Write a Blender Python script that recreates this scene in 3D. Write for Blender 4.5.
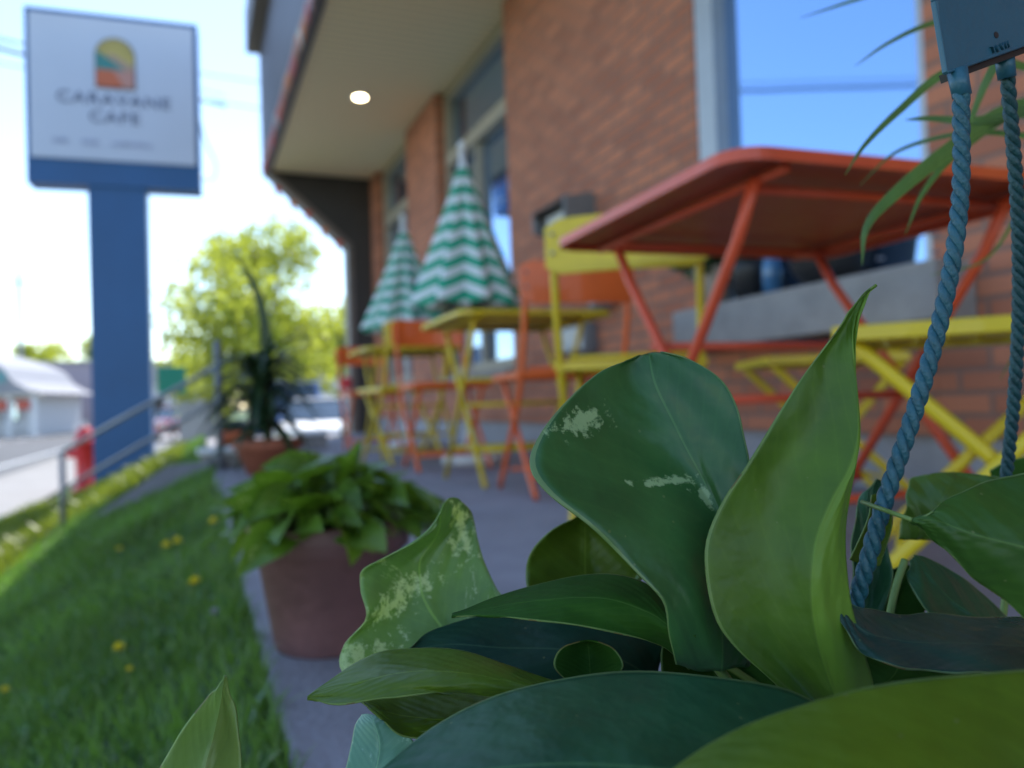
import bpy, bmesh, math, random
from mathutils import Vector, Matrix
R = math.radians
random.seed(7)
sc = bpy.context.scene
for o in list(bpy.data.objects): bpy.data.objects.remove(o)
col = sc.collection

# ------------------------------------------------------------------ camera
F = 773.0; H = 0.35
yaw, pitch, roll = R(22.3), R(1.26), R(1.9)
f = Vector((math.sin(yaw)*math.cos(pitch), math.cos(yaw)*math.cos(pitch), math.sin(pitch)))
r0 = Vector((math.cos(yaw), -math.sin(yaw), 0)); u0 = r0.cross(f)
rt = r0*math.cos(roll) - u0*math.sin(roll); up = rt.cross(f)
CAM = Vector((0, 0, H))
cd = bpy.data.cameras.new('camera'); cam = bpy.data.objects.new('camera', cd); col.objects.link(cam)
m = Matrix((rt, up, -f)).transposed().to_4x4(); m.translation = CAM; cam.matrix_world = m
cd.sensor_width = 36; cd.lens = F*36/1024; cd.clip_start = 0.02; cd.clip_end = 3000
cd.dof.use_dof = True; cd.dof.focus_distance = 0.272; cd.dof.aperture_fstop = 7.5; cd.dof.aperture_blades = 0
sc.camera = cam
def at(x, y, d):                                  # pixel and depth in metres -> world point
    return CAM + (f + rt*((x-512)/F) - up*((y-384)/F))*d

# ------------------------------------------------------------------ world, sun, exposure
SUN_EL, SUN_AZ = R(55), R(21)                     # azimuth measured from +Y towards +X
w = bpy.data.worlds.new('World'); sc.world = w; w.use_nodes = True
nt = w.node_tree; bg = nt.nodes['Background']
sky = nt.nodes.new('ShaderNodeTexSky'); sky.sky_type = 'NISHITA'; sky.sun_disc = False
sky.sun_elevation = SUN_EL; sky.sun_rotation = SUN_AZ; sky.air_density = 1.0; sky.dust_density = .1; sky.ozone_density = 0.7
nt.links.new(sky.outputs[0], bg.inputs[0]); bg.inputs[1].default_value = 0.13
sl = bpy.data.lights.new('sun', 'SUN'); sl.energy = 2.8; sl.angle = R(0.5); sl.color = (1, .95, .86)
so = bpy.data.objects.new('sun', sl); col.objects.link(so)
sd = Vector((math.sin(SUN_AZ)*math.cos(SUN_EL), math.cos(SUN_AZ)*math.cos(SUN_EL), math.sin(SUN_EL)))
so.rotation_euler = sd.to_track_quat('Z', 'Y').to_euler(); so.location = (0, 0, 20)
sc.view_settings.view_transform = 'Standard'; sc.view_settings.look = 'None'
sc.view_settings.exposure = 1.45; sc.view_settings.gamma = 1
sc.render.resolution_x = 1024; sc.render.resolution_y = 768
sc.render.engine = 'CYCLES'
sc.cycles.use_adaptive_sampling = True

# ------------------------------------------------------------------ materials
def newmat(name):
    mt = bpy.data.materials.new(name); mt.use_nodes = True
    n = mt.node_tree; b = n.nodes['Principled BSDF']
    return mt, n, b
def setp(b, **k):
    for a, v in k.items():
        b.inputs[a.replace('_', ' ')].default_value = v
def mat(name, c, rough=.5, metal=0, var=.15, scale=8, bump=.0, bscale=60, c2=None, coat=0, coord='Object'):
    mt, n, b = newmat(name); L = n.links
    b.inputs['Roughness'].default_value = rough; b.inputs['Metallic'].default_value = metal
    b.inputs['Coat Weight'].default_value = coat
    tc = n.nodes.new('ShaderNodeTexCoord'); nz = n.nodes.new('ShaderNodeTexNoise')
    nz.inputs['Scale'].default_value = scale; nz.inputs['Detail'].default_value = 6; nz.inputs['Roughness'].default_value = .65
    L.new(tc.outputs[coord], nz.inputs['Vector'])
    cr = n.nodes.new('ShaderNodeValToRGB'); cr.color_ramp.elements[0].position = .3; cr.color_ramp.elements[1].position = .7
    a = c2 if c2 else tuple(x*(1-var) for x in c); bb = c if c2 else tuple(min(1, x*(1+var)) for x in c)
    cr.color_ramp.elements[0].color = (*a, 1); cr.color_ramp.elements[1].color = (*bb, 1)
    L.new(nz.outputs[0], cr.inputs[0]); L.new(cr.outputs[0], b.inputs['Base Color'])
    if bump:
        n2 = n.nodes.new('ShaderNodeTexNoise'); n2.inputs['Scale'].default_value = bscale; n2.inputs['Detail'].default_value = 4
        L.new(tc.outputs[coord], n2.inputs['Vector'])
        bp = n.nodes.new('ShaderNodeBump'); bp.inputs['Strength'].default_value = bump; bp.inputs['Distance'].default_value = .01
        L.new(n2.outputs[0], bp.inputs['Height']); L.new(bp.outputs[0], b.inputs['Normal'])
    return mt

def math_node(n, op, a, b=None):
    q = n.nodes.new('ShaderNodeMath'); q.operation = op
    for i, v in enumerate((a, b)):
        if v is None: continue
        if isinstance(v, (int, float)): q.inputs[i].default_value = v
        else: n.links.new(v, q.inputs[i])
    return q.outputs[0]
def mixc(n, fac, a, b, mode='MIX'):
    q = n.nodes.new('ShaderNodeMix'); q.data_type = 'RGBA'; q.blend_type = mode
    for sock, v in ((q.inputs[0], fac), (q.inputs[6], a), (q.inputs[7], b)):
        if isinstance(v, (int, float)): sock.default_value = v
        elif isinstance(v, tuple): sock.default_value = (*v, 1) if len(v) == 3 else v
        else: n.links.new(v, sock)
    return q.outputs[2]

def worn(mt, wear=(.16, .09, .06), amt=.5, sc_=26):
    n = mt.node_tree; b = n.nodes['Principled BSDF']; src = b.inputs['Base Color'].links[0].from_socket
    tc = n.nodes.new('ShaderNodeTexCoord'); nz = n.nodes.new('ShaderNodeTexNoise'); nz.inputs['Scale'].default_value = sc_; nz.inputs['Detail'].default_value = 10; nz.inputs['Roughness'].default_value = .75
    n.links.new(tc.outputs['Object'], nz.inputs['Vector'])
    r_ = n.nodes.new('ShaderNodeMapRange'); r_.inputs['From Min'].default_value = .66; r_.inputs['From Max'].default_value = .72; n.links.new(nz.outputs[0], r_.inputs[0])
    n.links.new(mixc(n, math_node(n, 'MULTIPLY', r_.outputs[0], amt), src, wear), b.inputs['Base Color'])
    r2 = n.nodes.new('ShaderNodeMapRange'); r2.inputs['To Min'].default_value = .28; r2.inputs['To Max'].default_value = .62; n.links.new(nz.outputs[0], r2.inputs[0]); n.links.new(r2.outputs[0], b.inputs['Roughness'])
def brick_mat():
    mt, n, b = newmat('red_brick'); L = n.links
    g = n.nodes.new('ShaderNodeNewGeometry'); s = n.nodes.new('ShaderNodeSeparateXYZ'); L.new(g.outputs['Position'], s.inputs[0])
    c = n.nodes.new('ShaderNodeCombineXYZ')
    L.new(math_node(n, 'ADD', s.outputs[0], s.outputs[1]), c.inputs[0])
    L.new(math_node(n, 'ADD', s.outputs[2], .02), c.inputs[1])
    br = n.nodes.new('ShaderNodeTexBrick'); L.new(c.outputs[0], br.inputs['Vector'])
    br.inputs['Scale'].default_value = 1; br.inputs['Brick Width'].default_value = .205; br.inputs['Row Height'].default_value = .07
    br.inputs['Mortar Size'].default_value = .0095; br.inputs['Mortar Smooth'].default_value = .3; br.inputs['Bias'].default_value = -.1
    br.inputs['Color1'].default_value = (.56, .205, .11, 1); br.inputs['Color2'].default_value = (.37, .13, .075, 1)
    br.inputs['Mortar'].default_value = (.28, .16, .12, 1)
    nz = n.nodes.new('ShaderNodeTexNoise'); nz.inputs['Scale'].default_value = 3.5; nz.inputs['Detail'].default_value = 8
    L.new(g.outputs['Position'], nz.inputs['Vector'])
    cr = n.nodes.new('ShaderNodeValToRGB'); cr.color_ramp.elements[0].position = .3; cr.color_ramp.elements[0].color = (.95, .94, .95, 1)
    cr.color_ramp.elements[1].position = .75; cr.color_ramp.elements[1].color = (1.05, 1.04, 1.04, 1)
    L.new(nz.outputs[0], cr.inputs[0])
    L.new(mixc(n, 1.0, br.outputs['Color'], cr.outputs[0], 'MULTIPLY'), b.inputs['Base Color'])
    b.inputs['Roughness'].default_value = .85
    bp = n.nodes.new('ShaderNodeBump'); bp.invert = True; bp.inputs['Strength'].default_value = .7; bp.inputs['Distance'].default_value = .008
    L.new(br.outputs['Fac'], bp.inputs['Height']); L.new(bp.outputs[0], b.inputs['Normal'])
    return mt

def slat_mat(name, c, step, axis=1, dark=.55):     # thin grooves every `step` metres along a world axis
    mt, n, b = newmat(name); L = n.links
    g = n.nodes.new('ShaderNodeNewGeometry'); s = n.nodes.new('ShaderNodeSeparateXYZ'); L.new(g.outputs['Position'], s.inputs[0])
    fr = math_node(n, 'FRACT', math_node(n, 'DIVIDE', s.outputs[axis], step))
    e = math_node(n, 'LESS_THAN', fr, .14)
    L.new(mixc(n, e, c, tuple(x*dark for x in c)), b.inputs['Base Color']); b.inputs['Roughness'].default_value = .6
    bp = n.nodes.new('ShaderNodeBump'); bp.inputs['Strength'].default_value = .6; bp.inputs['Distance'].default_value = .01
    L.new(fr, bp.inputs['Height']); L.new(bp.outputs[0], b.inputs['Normal'])
    return mt

def leaf_mat(name, c, vari=0.0, vfreq=1.0, midrib=.5, spots=(), fold=None, vc=(.55, .62, .30), trans=.25, tc_=None, rough=.34, seed=0.0, back=None, spec=.5):
    mt, n, b = newmat(name); L = n.links
    uv = n.nodes.new('ShaderNodeUVMap'); sp = n.nodes.new('ShaderNodeSeparateXYZ'); L.new(uv.outputs[0], sp.inputs[0])
    au = math_node(n, 'ABSOLUTE', math_node(n, 'SUBTRACT', sp.outputs[0], .5))
    tc = n.nodes.new('ShaderNodeTexCoord')
    nz = n.nodes.new('ShaderNodeTexNoise'); nz.noise_dimensions = '4D'; nz.inputs['W'].default_value = seed
    nz.inputs['Scale'].default_value = 38; nz.inputs['Detail'].default_value = 7; nz.inputs['Roughness'].default_value = .6
    L.new(tc.outputs['Object'], nz.inputs['Vector'])
    cr = n.nodes.new('ShaderNodeValToRGB'); cr.color_ramp.elements[0].position = .32; cr.color_ramp.elements[1].position = .72
    cr.color_ramp.elements[0].color = (*[x*.74 for x in c], 1); cr.color_ramp.elements[1].color = (c[0]*1.3, c[1]*1.2, c[2]*1.05, 1)
    L.new(nz.outputs[0], cr.inputs[0]); base = cr.outputs[0]
    # variegation: noise stretched along the side veins
    cv = n.nodes.new('ShaderNodeCombineXYZ')
    L.new(math_node(n, 'MULTIPLY', au, 3.2*vfreq), cv.inputs[0])
    L.new(math_node(n, 'MULTIPLY', math_node(n, 'SUBTRACT', sp.outputs[1], math_node(n, 'MULTIPLY', au, .7)), 7.0*vfreq), cv.inputs[1])
    L.new(math_node(n, 'ADD', math_node(n, 'MULTIPLY', math_node(n, 'GREATER_THAN', sp.outputs[0], .5), 9.0), seed*3.1), cv.inputs[2])
    nv = n.nodes.new('ShaderNodeTexNoise'); nv.inputs['Scale'].default_value = 1.0; nv.inputs['Detail'].default_value = 9; nv.inputs['Roughness'].default_value = .72
    L.new(cv.outputs[0], nv.inputs['Vector'])
    rv = n.nodes.new('ShaderNodeValToRGB'); t = .74 - vari*.3
    rv.color_ramp.elements[0].position = t; rv.color_ramp.elements[1].position = t+.09
    L.new(nv.outputs[0], rv.inputs[0])
    base = mixc(n, math_node(n, 'MULTIPLY', rv.outputs[0], .8 if vari > 0 else 0.0), base, vc)
    nsp = n.nodes.new('ShaderNodeTexNoise'); nsp.inputs['Scale'].default_value = 210; nsp.inputs['Detail'].default_value = 8; nsp.inputs['Roughness'].default_value = .7; L.new(tc.outputs['Object'], nsp.inputs['Vector'])
    for (us, vs_, ru_, rv_) in spots:
        du = math_node(n, 'DIVIDE', math_node(n, 'SUBTRACT', sp.outputs[0], us), ru_); dv_ = math_node(n, 'DIVIDE', math_node(n, 'SUBTRACT', sp.outputs[1], vs_), rv_)
        q = math_node(n, 'SQRT', math_node(n, 'ADD', math_node(n, 'MULTIPLY', du, du), math_node(n, 'MULTIPLY', dv_, dv_)))
        q = math_node(n, 'ADD', q, math_node(n, 'MULTIPLY', math_node(n, 'SUBTRACT', nsp.outputs[0], .45), 5.5))
        mr = n.nodes.new('ShaderNodeMapRange'); mr.inputs['From Min'].default_value = 1.1; mr.inputs['From Max'].default_value = .6
        L.new(q, mr.inputs[0]); base = mixc(n, math_node(n, 'MULTIPLY', mr.outputs[0], .75), base, vc)
    vs0 = math_node(n, 'SINE', math_node(n, 'ADD', math_node(n, 'MULTIPLY', math_node(n, 'SUBTRACT', sp.outputs[1], math_node(n, 'MULTIPLY', au, .75)), 84.0), math_node(n, 'MULTIPLY', nz.outputs[0], 7.0)))
    vs0 = math_node(n, 'MULTIPLY', math_node(n, 'POWER', math_node(n, 'MAXIMUM', vs0, 0.0), 9.0), .06)
    base = mixc(n, vs0, base, (c[0]*2.2+.03, c[1]*1.9+.03, c[2]*1.6+.01))
    bz = n.nodes.new('ShaderNodeTexNoise'); bz.inputs['Scale'].default_value = 9; bz.inputs['Detail'].default_value = 2
    L.new(tc.outputs['Object'], bz.inputs['Vector'])
    br_ = n.nodes.new('ShaderNodeMapRange'); br_.inputs['From Min'].default_value = .45; br_.inputs['From Max'].default_value = .7; L.new(bz.outputs[0], br_.inputs[0])
    base = mixc(n, math_node(n, 'MULTIPLY', br_.outputs[0], .45), base, (c[0]*1.7+.01, c[1]*1.4, c[2]*.8))
    # midrib and thin pale rim
    mid = math_node(n, 'LESS_THAN', au, .008); rim = math_node(n, 'GREATER_THAN', au, .488)
    base = mixc(n, math_node(n, 'MULTIPLY', mid, midrib), base, (c[0]*2+.03, c[1]*1.7+.03, c[2]*1.2+.02))
    base = mixc(n, math_node(n, 'MULTIPLY', rim, .45), base, (.28, .38, .14))
    vn = n.nodes.new('ShaderNodeTexVoronoi'); vn.inputs['Scale'].default_value = 95
    L.new(tc.outputs['Object'], vn.inputs['Vector'])
    spk = math_node(n, 'LESS_THAN', vn.outputs['Distance'], .055)
    base = mixc(n, math_node(n, 'MULTIPLY', spk, .35), base, (.22, .24, .10))
    eg = math_node(n, 'MULTIPLY', math_node(n, 'GREATER_THAN', math_node(n, 'ADD', au, math_node(n, 'MULTIPLY', nz.outputs[0], .06)), .532), math_node(n, 'GREATER_THAN', nz.outputs[0], .57))
    base = mixc(n, math_node(n, 'MULTIPLY', eg, .7), base, (.16, .10, .035))
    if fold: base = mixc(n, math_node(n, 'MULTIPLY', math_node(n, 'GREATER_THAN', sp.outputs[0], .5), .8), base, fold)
    L.new(base, b.inputs['Base Color'])
    # bump: side veins + soft buckling
    wv = math_node(n, 'SINE', math_node(n, 'MULTIPLY', math_node(n, 'SUBTRACT', sp.outputs[1], math_node(n, 'MULTIPLY', au, .75)), 70.0))
    wv = math_node(n, 'MULTIPLY', wv, .035)
    n3 = n.nodes.new('ShaderNodeTexNoise'); n3.inputs['Scale'].default_value = 55; n3.inputs['Detail'].default_value = 3
    L.new(tc.outputs['Object'], n3.inputs['Vector'])
    hgt = math_node(n, 'ADD', wv, math_node(n, 'MULTIPLY', n3.outputs[0], 1.5))
    hgt = math_node(n, 'SUBTRACT', hgt, math_node(n, 'MULTIPLY', math_node(n, 'LESS_THAN', au, .012), .25))
    bp = n.nodes.new('ShaderNodeBump'); bp.inputs['Strength'].default_value = .62; bp.inputs['Distance'].default_value = .0018
    L.new(hgt, bp.inputs['Height']); L.new(bp.outputs[0], b.inputs['Normal'])
    rr = n.nodes.new('ShaderNodeMapRange'); rr.inputs['To Min'].default_value = rough-.06; rr.inputs['To Max'].default_value = rough+.16
    L.new(nz.outputs[0], rr.inputs[0]); L.new(rr.outputs[0], b.inputs['Roughness'])
    b.inputs['Specular IOR Level'].default_value = spec
    tr = n.nodes.new('ShaderNodeBsdfTranslucent')
    L.new(mixc(n, 1.0, base, tuple((tc_ or (2.2, 2.0, .7))), 'MULTIPLY'), tr.inputs[0])
    mx = n.nodes.new('ShaderNodeMixShader'); mx.inputs[0].default_value = trans
    L.new(b.outputs[0], mx.inputs[1]); L.new(tr.outputs[0], mx.inputs[2])
    L.new(mx.outputs[0], n.nodes['Material Output'].inputs[0])
    return mt

def simple_leaf_mat(name, c, trans=.35, var=.3, scale=2.0, rough=.45, tcol=(1.9, 1.9, .6)):
    mt = mat(name, c, rough, var=var, scale=scale); n = mt.node_tree; b = n.nodes['Principled BSDF']
    src = b.inputs['Base Color'].links[0].from_socket
    tr = n.nodes.new('ShaderNodeBsdfTranslucent'); n.links.new(mixc(n, 1.0, src, tcol, 'MULTIPLY'), tr.inputs[0])
    mx = n.nodes.new('ShaderNodeMixShader'); mx.inputs[0].default_value = trans
    n.links.new(b.outputs[0], mx.inputs[1]); n.links.new(tr.outputs[0], mx.inputs[2])
    n.links.new(mx.outputs[0], n.nodes['Material Output'].inputs[0])
    return mt

M = {}
M['brick'] = brick_mat()
M['soffit'] = slat_mat('tan_soffit', (.90, .71, .46), .10, 1, .6)
M['dark'] = mat('dark_siding', (.040, .034, .034), .6, scale=3)
M['trim'] = mat('brown_trim', (.16, .125, .11), .5, scale=3)
M['fascia'] = mat('fascia_metal', (.075, .060, .070), .5, scale=2)
M['concrete'] = mat('patio_concrete', (.28, .265, .285), .8, var=.28, scale=2.2, bump=.4, bscale=90)
M['found'] = mat('foundation_concrete', (.33, .32, .34), .85, var=.12, scale=4, bump=.5, bscale=50)
M['sill'] = mat('sill_stone', (.30, .275, .26), .8, var=.15, scale=9, bump=.6, bscale=40)
M['frame'] = mat('window_frame', (.42, .44, .46), .4, metal=.3, var=.05)
M['frame_tan'] = mat('tan_window_frame', (.36, .31, .24), .5, var=.05)
M['red'] = mat('red_paint', (.68, .085, .030), .38, var=.1, scale=6, bump=.05, coat=.2)
M['orange'] = mat('orange_paint', (.80, .13, .015), .38, var=.1, scale=6, coat=.2)
M['yellow'] = mat('yellow_paint', (.72, .52, .010), .40, var=.1, scale=6, coat=.2)
M['red_under'] = mat('shaded_red_sheet', (.42, .07, .03), .5, scale=4)  # darker copy of the red paint: underside shade put into the tabletop colour
M['yellow_under'] = mat('shaded_yellow_sheet', (.50, .33, .02), .5, scale=4)  # yellow tabletop likewise, underside shade put into its colour
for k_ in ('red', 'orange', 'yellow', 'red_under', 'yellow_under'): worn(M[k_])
M['blue'] = mat('blue_paint', (.010, .095, .28), .45, var=.1, scale=1)
M['white'] = mat('white_paint', (.75, .75, .76), .5, var=.05)
M['signface'] = mat('sign_face', (.57, .61, .76), .4, var=.03, scale=1)  # white face; the bluish tint of its shade is put into the colour
M['asphalt'] = mat('asphalt', (.085, .085, .09), .8, var=.2, scale=1.2, bump=.3)
M['walk'] = mat('sidewalk_concrete', (.27, .255, .245), .85, var=.12, scale=1.5)
M['steel'] = mat('galvanised_rail', (.22, .23, .27), .45, metal=.4, var=.1)
M['terra'] = mat('terracotta', (.36, .11, .06), .75, var=.18, scale=9)
M['mauve'] = mat('weathered_pot', (.20, .095, .095), .6, var=.28, scale=7, bump=.2)
M['soil'] = mat('soil', (.035, .024, .018), .95, var=.4, scale=60, bump=1.0, bscale=120)
M['teal'] = mat('teal_plastic', (.024, .105, .155), .38, var=.08, scale=30, bump=.08, bscale=300)
M['rope'] = mat('teal_rope', (.018, .090, .120), .42, var=.25, scale=160, bump=.25, bscale=700)
M['rope_dark'] = mat('dark_teal_rope', (.014, .062, .070), .45, var=.3, scale=160, bump=.25, bscale=700)
M['black'] = mat('black_plastic', (.02, .02, .022), .45, var=.1)
M['grey'] = mat('grey_box', (.17, .17, .18), .5, var=.1)
M['lamp_red'] = mat('hydrant_red', (.6, .02, .03), .4, var=.1)
M['bark'] = mat('bark', (.13, .10, .075), .9, var=.3, scale=10, bump=.6, bscale=20)
M['green_sign'] = mat('green_sign', (.01, .25, .17), .4, var=.03)

def glass_mat():
    mt, n, b = newmat('reflective_glazing')
    setp(b, Base_Color=(.29, .45, .72, 1), Metallic=.92, Roughness=.03)
    tc = n.nodes.new('ShaderNodeTexCoord'); nz = n.nodes.new('ShaderNodeTexNoise'); nz.inputs['Scale'].default_value = 1.3
    n.links.new(tc.outputs['Object'], nz.inputs['Vector'])
    bp = n.nodes.new('ShaderNodeBump'); bp.inputs['Strength'].default_value = .02; bp.inputs['Distance'].default_value = .02
    n.links.new(nz.outputs[0], bp.inputs['Height']); n.links.new(bp.outputs[0], b.inputs['Normal'])
    return mt
M['glass'] = glass_mat()
def emis(name, c, s):
    mt, n, b = newmat(name); b.inputs['Base Color'].default_value = (*c, 1)
    b.inputs['Emission Color'].default_value = (*c, 1); b.inputs['Emission Strength'].default_value = s; return mt
M['bulb'] = emis('lamp_lens', (1, .86, .55), 9)

# ------------------------------------------------------------------ mesh helpers
class MB:
    def __init__(s): s.v = []; s.f = []; s.uv = []
    def add(s, vs, fs):
        k = len(s.v); s.v += [tuple(p) for p in vs]; s.f += [tuple(i+k for i in q) for q in fs]; return s
    def box(s, a, b):
        x0, y0, z0 = a; x1, y1, z1 = b
        return s.add([(x0,y0,z0),(x1,y0,z0),(x1,y1,z0),(x0,y1,z0),(x0,y0,z1),(x1,y0,z1),(x1,y1,z1),(x0,y1,z1)],
                     [(0,3,2,1),(4,5,6,7),(0,1,5,4),(1,2,6,5),(2,3,7,6),(3,0,4,7)])
    def tube(s, pts, r, n=8, rr=None, flat=1.0, side=None):
        pts = [Vector(p) for p in pts]; N = len(pts); rings = []
        prev = None
        for i, p in enumerate(pts):
            t = (pts[min(i+1, N-1)] - pts[max(i-1, 0)]).normalized()
            if side is not None: a = Vector(side)
            elif prev is None: a = Vector((0, 0, 1)) if abs(t.z) < .9 else Vector((1, 0, 0))
            else: a = prev
            a = (a - t*a.dot(t)).normalized(); b = t.cross(a); prev = a
            q = rr[i] if rr else r
            rings.append([p + a*(math.cos(2*math.pi*k/n)*q) + b*(math.sin(2*math.pi*k/n)*q*flat) for k in range(n)])
        vs = [v for g in rings for v in g]
        fs = [(i*n+k, i*n+(k+1) % n, (i+1)*n+(k+1) % n, (i+1)*n+k) for i in range(N-1) for k in range(n)]
        fs += [tuple(reversed(range(n))), tuple((N-1)*n+k for k in range(n))]
        return s.add(vs, fs)
    def bar(s, a, b, w, t, side):            # flat bar from a to b, width w along side, thickness t
        a, b = Vector(a), Vector(b); d = (b-a).normalized(); sd_ = Vector(side); sd_ = (sd_-d*sd_.dot(d)).normalized(); nn = d.cross(sd_)
        c = [sd_*(i*w/2)+nn*(j*t/2) for i, j in ((-1,-1),(1,-1),(1,1),(-1,1))]
        return s.add([a+q for q in c]+[b+q for q in c], [(0,3,2,1),(4,5,6,7),(0,1,5,4),(1,2,6,5),(2,3,7,6),(3,0,4,7)])
    def lathe(s, prof, n=32, c=(0,0,0), cap=True):
        k = len(prof); vs = [(c[0]+r*math.cos(2*math.pi*i/n), c[1]+r*math.sin(2*math.pi*i/n), c[2]+z) for i in range(n) for r, z in prof]
        fs = [(i*k+j, ((i+1) % n)*k+j, ((i+1) % n)*k+j+1, i*k+j+1) for i in range(n) for j in range(k-1)]
        if cap: fs += [tuple(i*k for i in reversed(range(n)))]
        return s.add(vs, fs)
    def prism(s, poly, ext):                 # poly: 3D points of a planar outline, extruded by ext
        e = Vector(ext); n = len(poly); P_ = [Vector(p) for p in poly]
        return s.add(P_+[p+e for p in P_], [tuple(reversed(range(n))), tuple(range(n, 2*n))]+[(i, (i+1) % n, (i+1) % n+n, i+n) for i in range(n)])
    def build(s, name, mt, parent=None, smooth=False, bevel=0, world=False, solid=0, subs=0):
        me = bpy.data.meshes.new(name)
        vs = s.v
        if world and parent is not None:
            o_ = parent.location
            vs = [(v[0]-o_.x, v[1]-o_.y, v[2]-o_.z) for v in vs]
        me.from_pydata(vs, [], s.f); me.materials.append(mt)
        if s.uv:
            ul = me.uv_layers.new(name='UVMap')
            for p in me.polygons:
                for li in p.loop_indices: ul.data[li].uv = s.uv[me.loops[li].vertex_index]
        bm = bmesh.new(); bm.from_mesh(me)
        if not s.uv: bmesh.ops.recalc_face_normals(bm, faces=bm.faces)
        bm.to_mesh(me); bm.free()
        if smooth: me.polygons.foreach_set('use_smooth', [True]*len(me.polygons))
        o = bpy.data.objects.new(name, me); col.objects.link(o)
        if parent is not None: o.parent = parent
        if bevel:
            q = o.modifiers.new('bevel', 'BEVEL'); q.width = bevel; q.segments = 2; q.limit_method = 'ANGLE'
        if solid:
            q = o.modifiers.new('solid', 'SOLIDIFY'); q.thickness = solid
        if subs:
            q = o.modifiers.new('subdiv', 'SUBSURF'); q.levels = subs; q.render_levels = subs
        return o
def tag(o, label=None, cat=None, group=None, kind=None):
    if label: o['label'] = label
    if cat: o['category'] = cat
    if group: o['group'] = group
    if kind: o['kind'] = kind
    return o
def empty(name, loc=(0,0,0), rz=0):
    o = bpy.data.objects.new(name, None); o.empty_display_size = .1; col.objects.link(o); o.location = loc; o.rotation_euler = (0, 0, rz); return o
def copy_tree(o, parent=None):
    c = o.copy(); col.objects.link(c)
    if parent is not None: c.parent = parent
    for ch in [x for x in list(bpy.data.objects) if x.parent == o]: copy_tree(ch, c)
    return c
def crv(pts, n):                             # Catmull-Rom through points
    pts = [Vector(p) for p in pts]; out = []
    P_ = [pts[0]*2-pts[1]]+pts+[pts[-1]*2-pts[-2]]
    N = len(pts)-1
    for k in range(n+1):
        t = k/n*N; i = min(int(t), N-1); t -= i
        a, b, c, d = P_[i:i+4]
        out.append(.5*((2*b)+(c-a)*t+(2*a-5*b+4*c-d)*t*t+(3*b-a-3*c+d)*t**3))
    return out

# ------------------------------------------------------------------ ground
def gz(x, y):
    def sm(a, b, t):
        t = max(0, min(1, (t-a)/(b-a))); return t*t*(3-2*t)
    if x > .05: z = -.02
    elif x > -1.5: z = -.02-.53*(.05-x)+.055*max(0, -.2-x)
    else: z = -.770-.10*(1-math.exp(-(-1.5-x)*1.5))
    k = sm(11, 13.5, y)
    return z*(1-k)+(-.9)*k if z > -.9 else z
xs = [-400,-150,-60,-30,-16,-12,-9,-6,-4.5,-3.6,-3.2,-2.8,-2.4,-2.1,-1.9,-1.7,-1.5,-1.2,-.9,-.6,-.3,0,.049,.051,.3,1,2,4,8,16,40,120,400]
ys = [-400,-100,-30,-10,-3,-1,0,1,2,3,4,5,6,7,8,9,10,11,11.5,12,12.5,13,13.5,15,18,25,40,80,200,600]
g = MB(); g.add([(x, y, gz(x, y)) for y in ys for x in xs], [(j*len(xs)+i, j*len(xs)+i+1, (j+1)*len(xs)+i+1, (j+1)*len(xs)+i) for j in range(len(ys)-1) for i in range(len(xs)-1)])
M['lawn'] = mat('lawn_soil', (.06, .12, .03), .95, scale=5, c2=(.035, .07, .02), bump=.8, bscale=60)
tag(g.build('ground', M['lawn'], smooth=False), 'grassy ground falling from the patio to the street', kind='structure')
# strips draped on the ground
def strip(name, x0, x1, y0, y1, dz, mt, label, n=40):
    b = MB(); z0 = gz(x0, y0)
    yy = [y0+(y1-y0)*i/n for i in range(n+1)]; xx = [x0+(x1-x0)*i/4 for i in range(5)]
    zz = [[dz for x in xx] for y in yy]
    b.add([(x, y, dz) for y in yy for x in xx], [(j*5+i, j*5+i+1, (j+1)*5+i+1, (j+1)*5+i) for j in range(n) for i in range(4)])
    return tag(b.build(name, mt), label, kind='structure')
strip('sidewalk', -3.5, -2.05, -60, 200, -.835, M['walk'], 'pale concrete sidewalk along the street')
b = MB().box((-3.66, -60, -1.1), (-3.5, 200, -.825)); tag(b.build('kerb', M['walk']), 'concrete kerb beside the street', kind='structure')
strip('road', -14, -3.66, -200, 400, -.87, M['asphalt'], 'grey asphalt street running beside the cafe')
b = MB()
for k in range(-10, 30): b.add([(-8.9, k*6, -.866), (-8.75, k*6, -.866), (-8.75, k*6+3, -.866), (-8.9, k*6+3, -.866)], [(0,1,2,3)])
for x in (-4.6, -12.9): b.add([(x, -60, -.866), (x+.12, -60, -.866), (x+.12, 200, -.866), (x, 200, -.866)], [(0,1,2,3)])
tag(b.build('road_marking', M['white']), 'white lane lines on the street', kind='structure')
strip('far_sidewalk', -17, -14, -60, 300, -.83, M['walk'], 'pale sidewalk across the street')
b = MB().add([(-2.04, 15.2, -.87), (40, 15.2, -.87), (40, 90, -.87), (-2.04, 90, -.87)], [(0,1,2,3)])
tag(b.build('parking_lot', mat('lot_asphalt', (.30, .29, .29), .85, scale=.8)), 'sunlit parking lot beyond the patio', kind='structure')
# patio slab
b = MB().box((.08, -3, -.30), (2.6, 10.35, 0)); tag(b.build('patio', M['concrete'], bevel=.008), 'grey concrete patio slab beside the lawn', kind='structure')
b = MB()
for y in (-.9, 3.1, 7.1): b.add([(.09, y, .001), (2.15, y, .001), (2.15, y+.008, .001), (.09, y+.008, .001)], [(0,1,2,3)])
tag(b.build('patio_joint', M['black']), 'dark joints across the patio', kind='structure')

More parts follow.
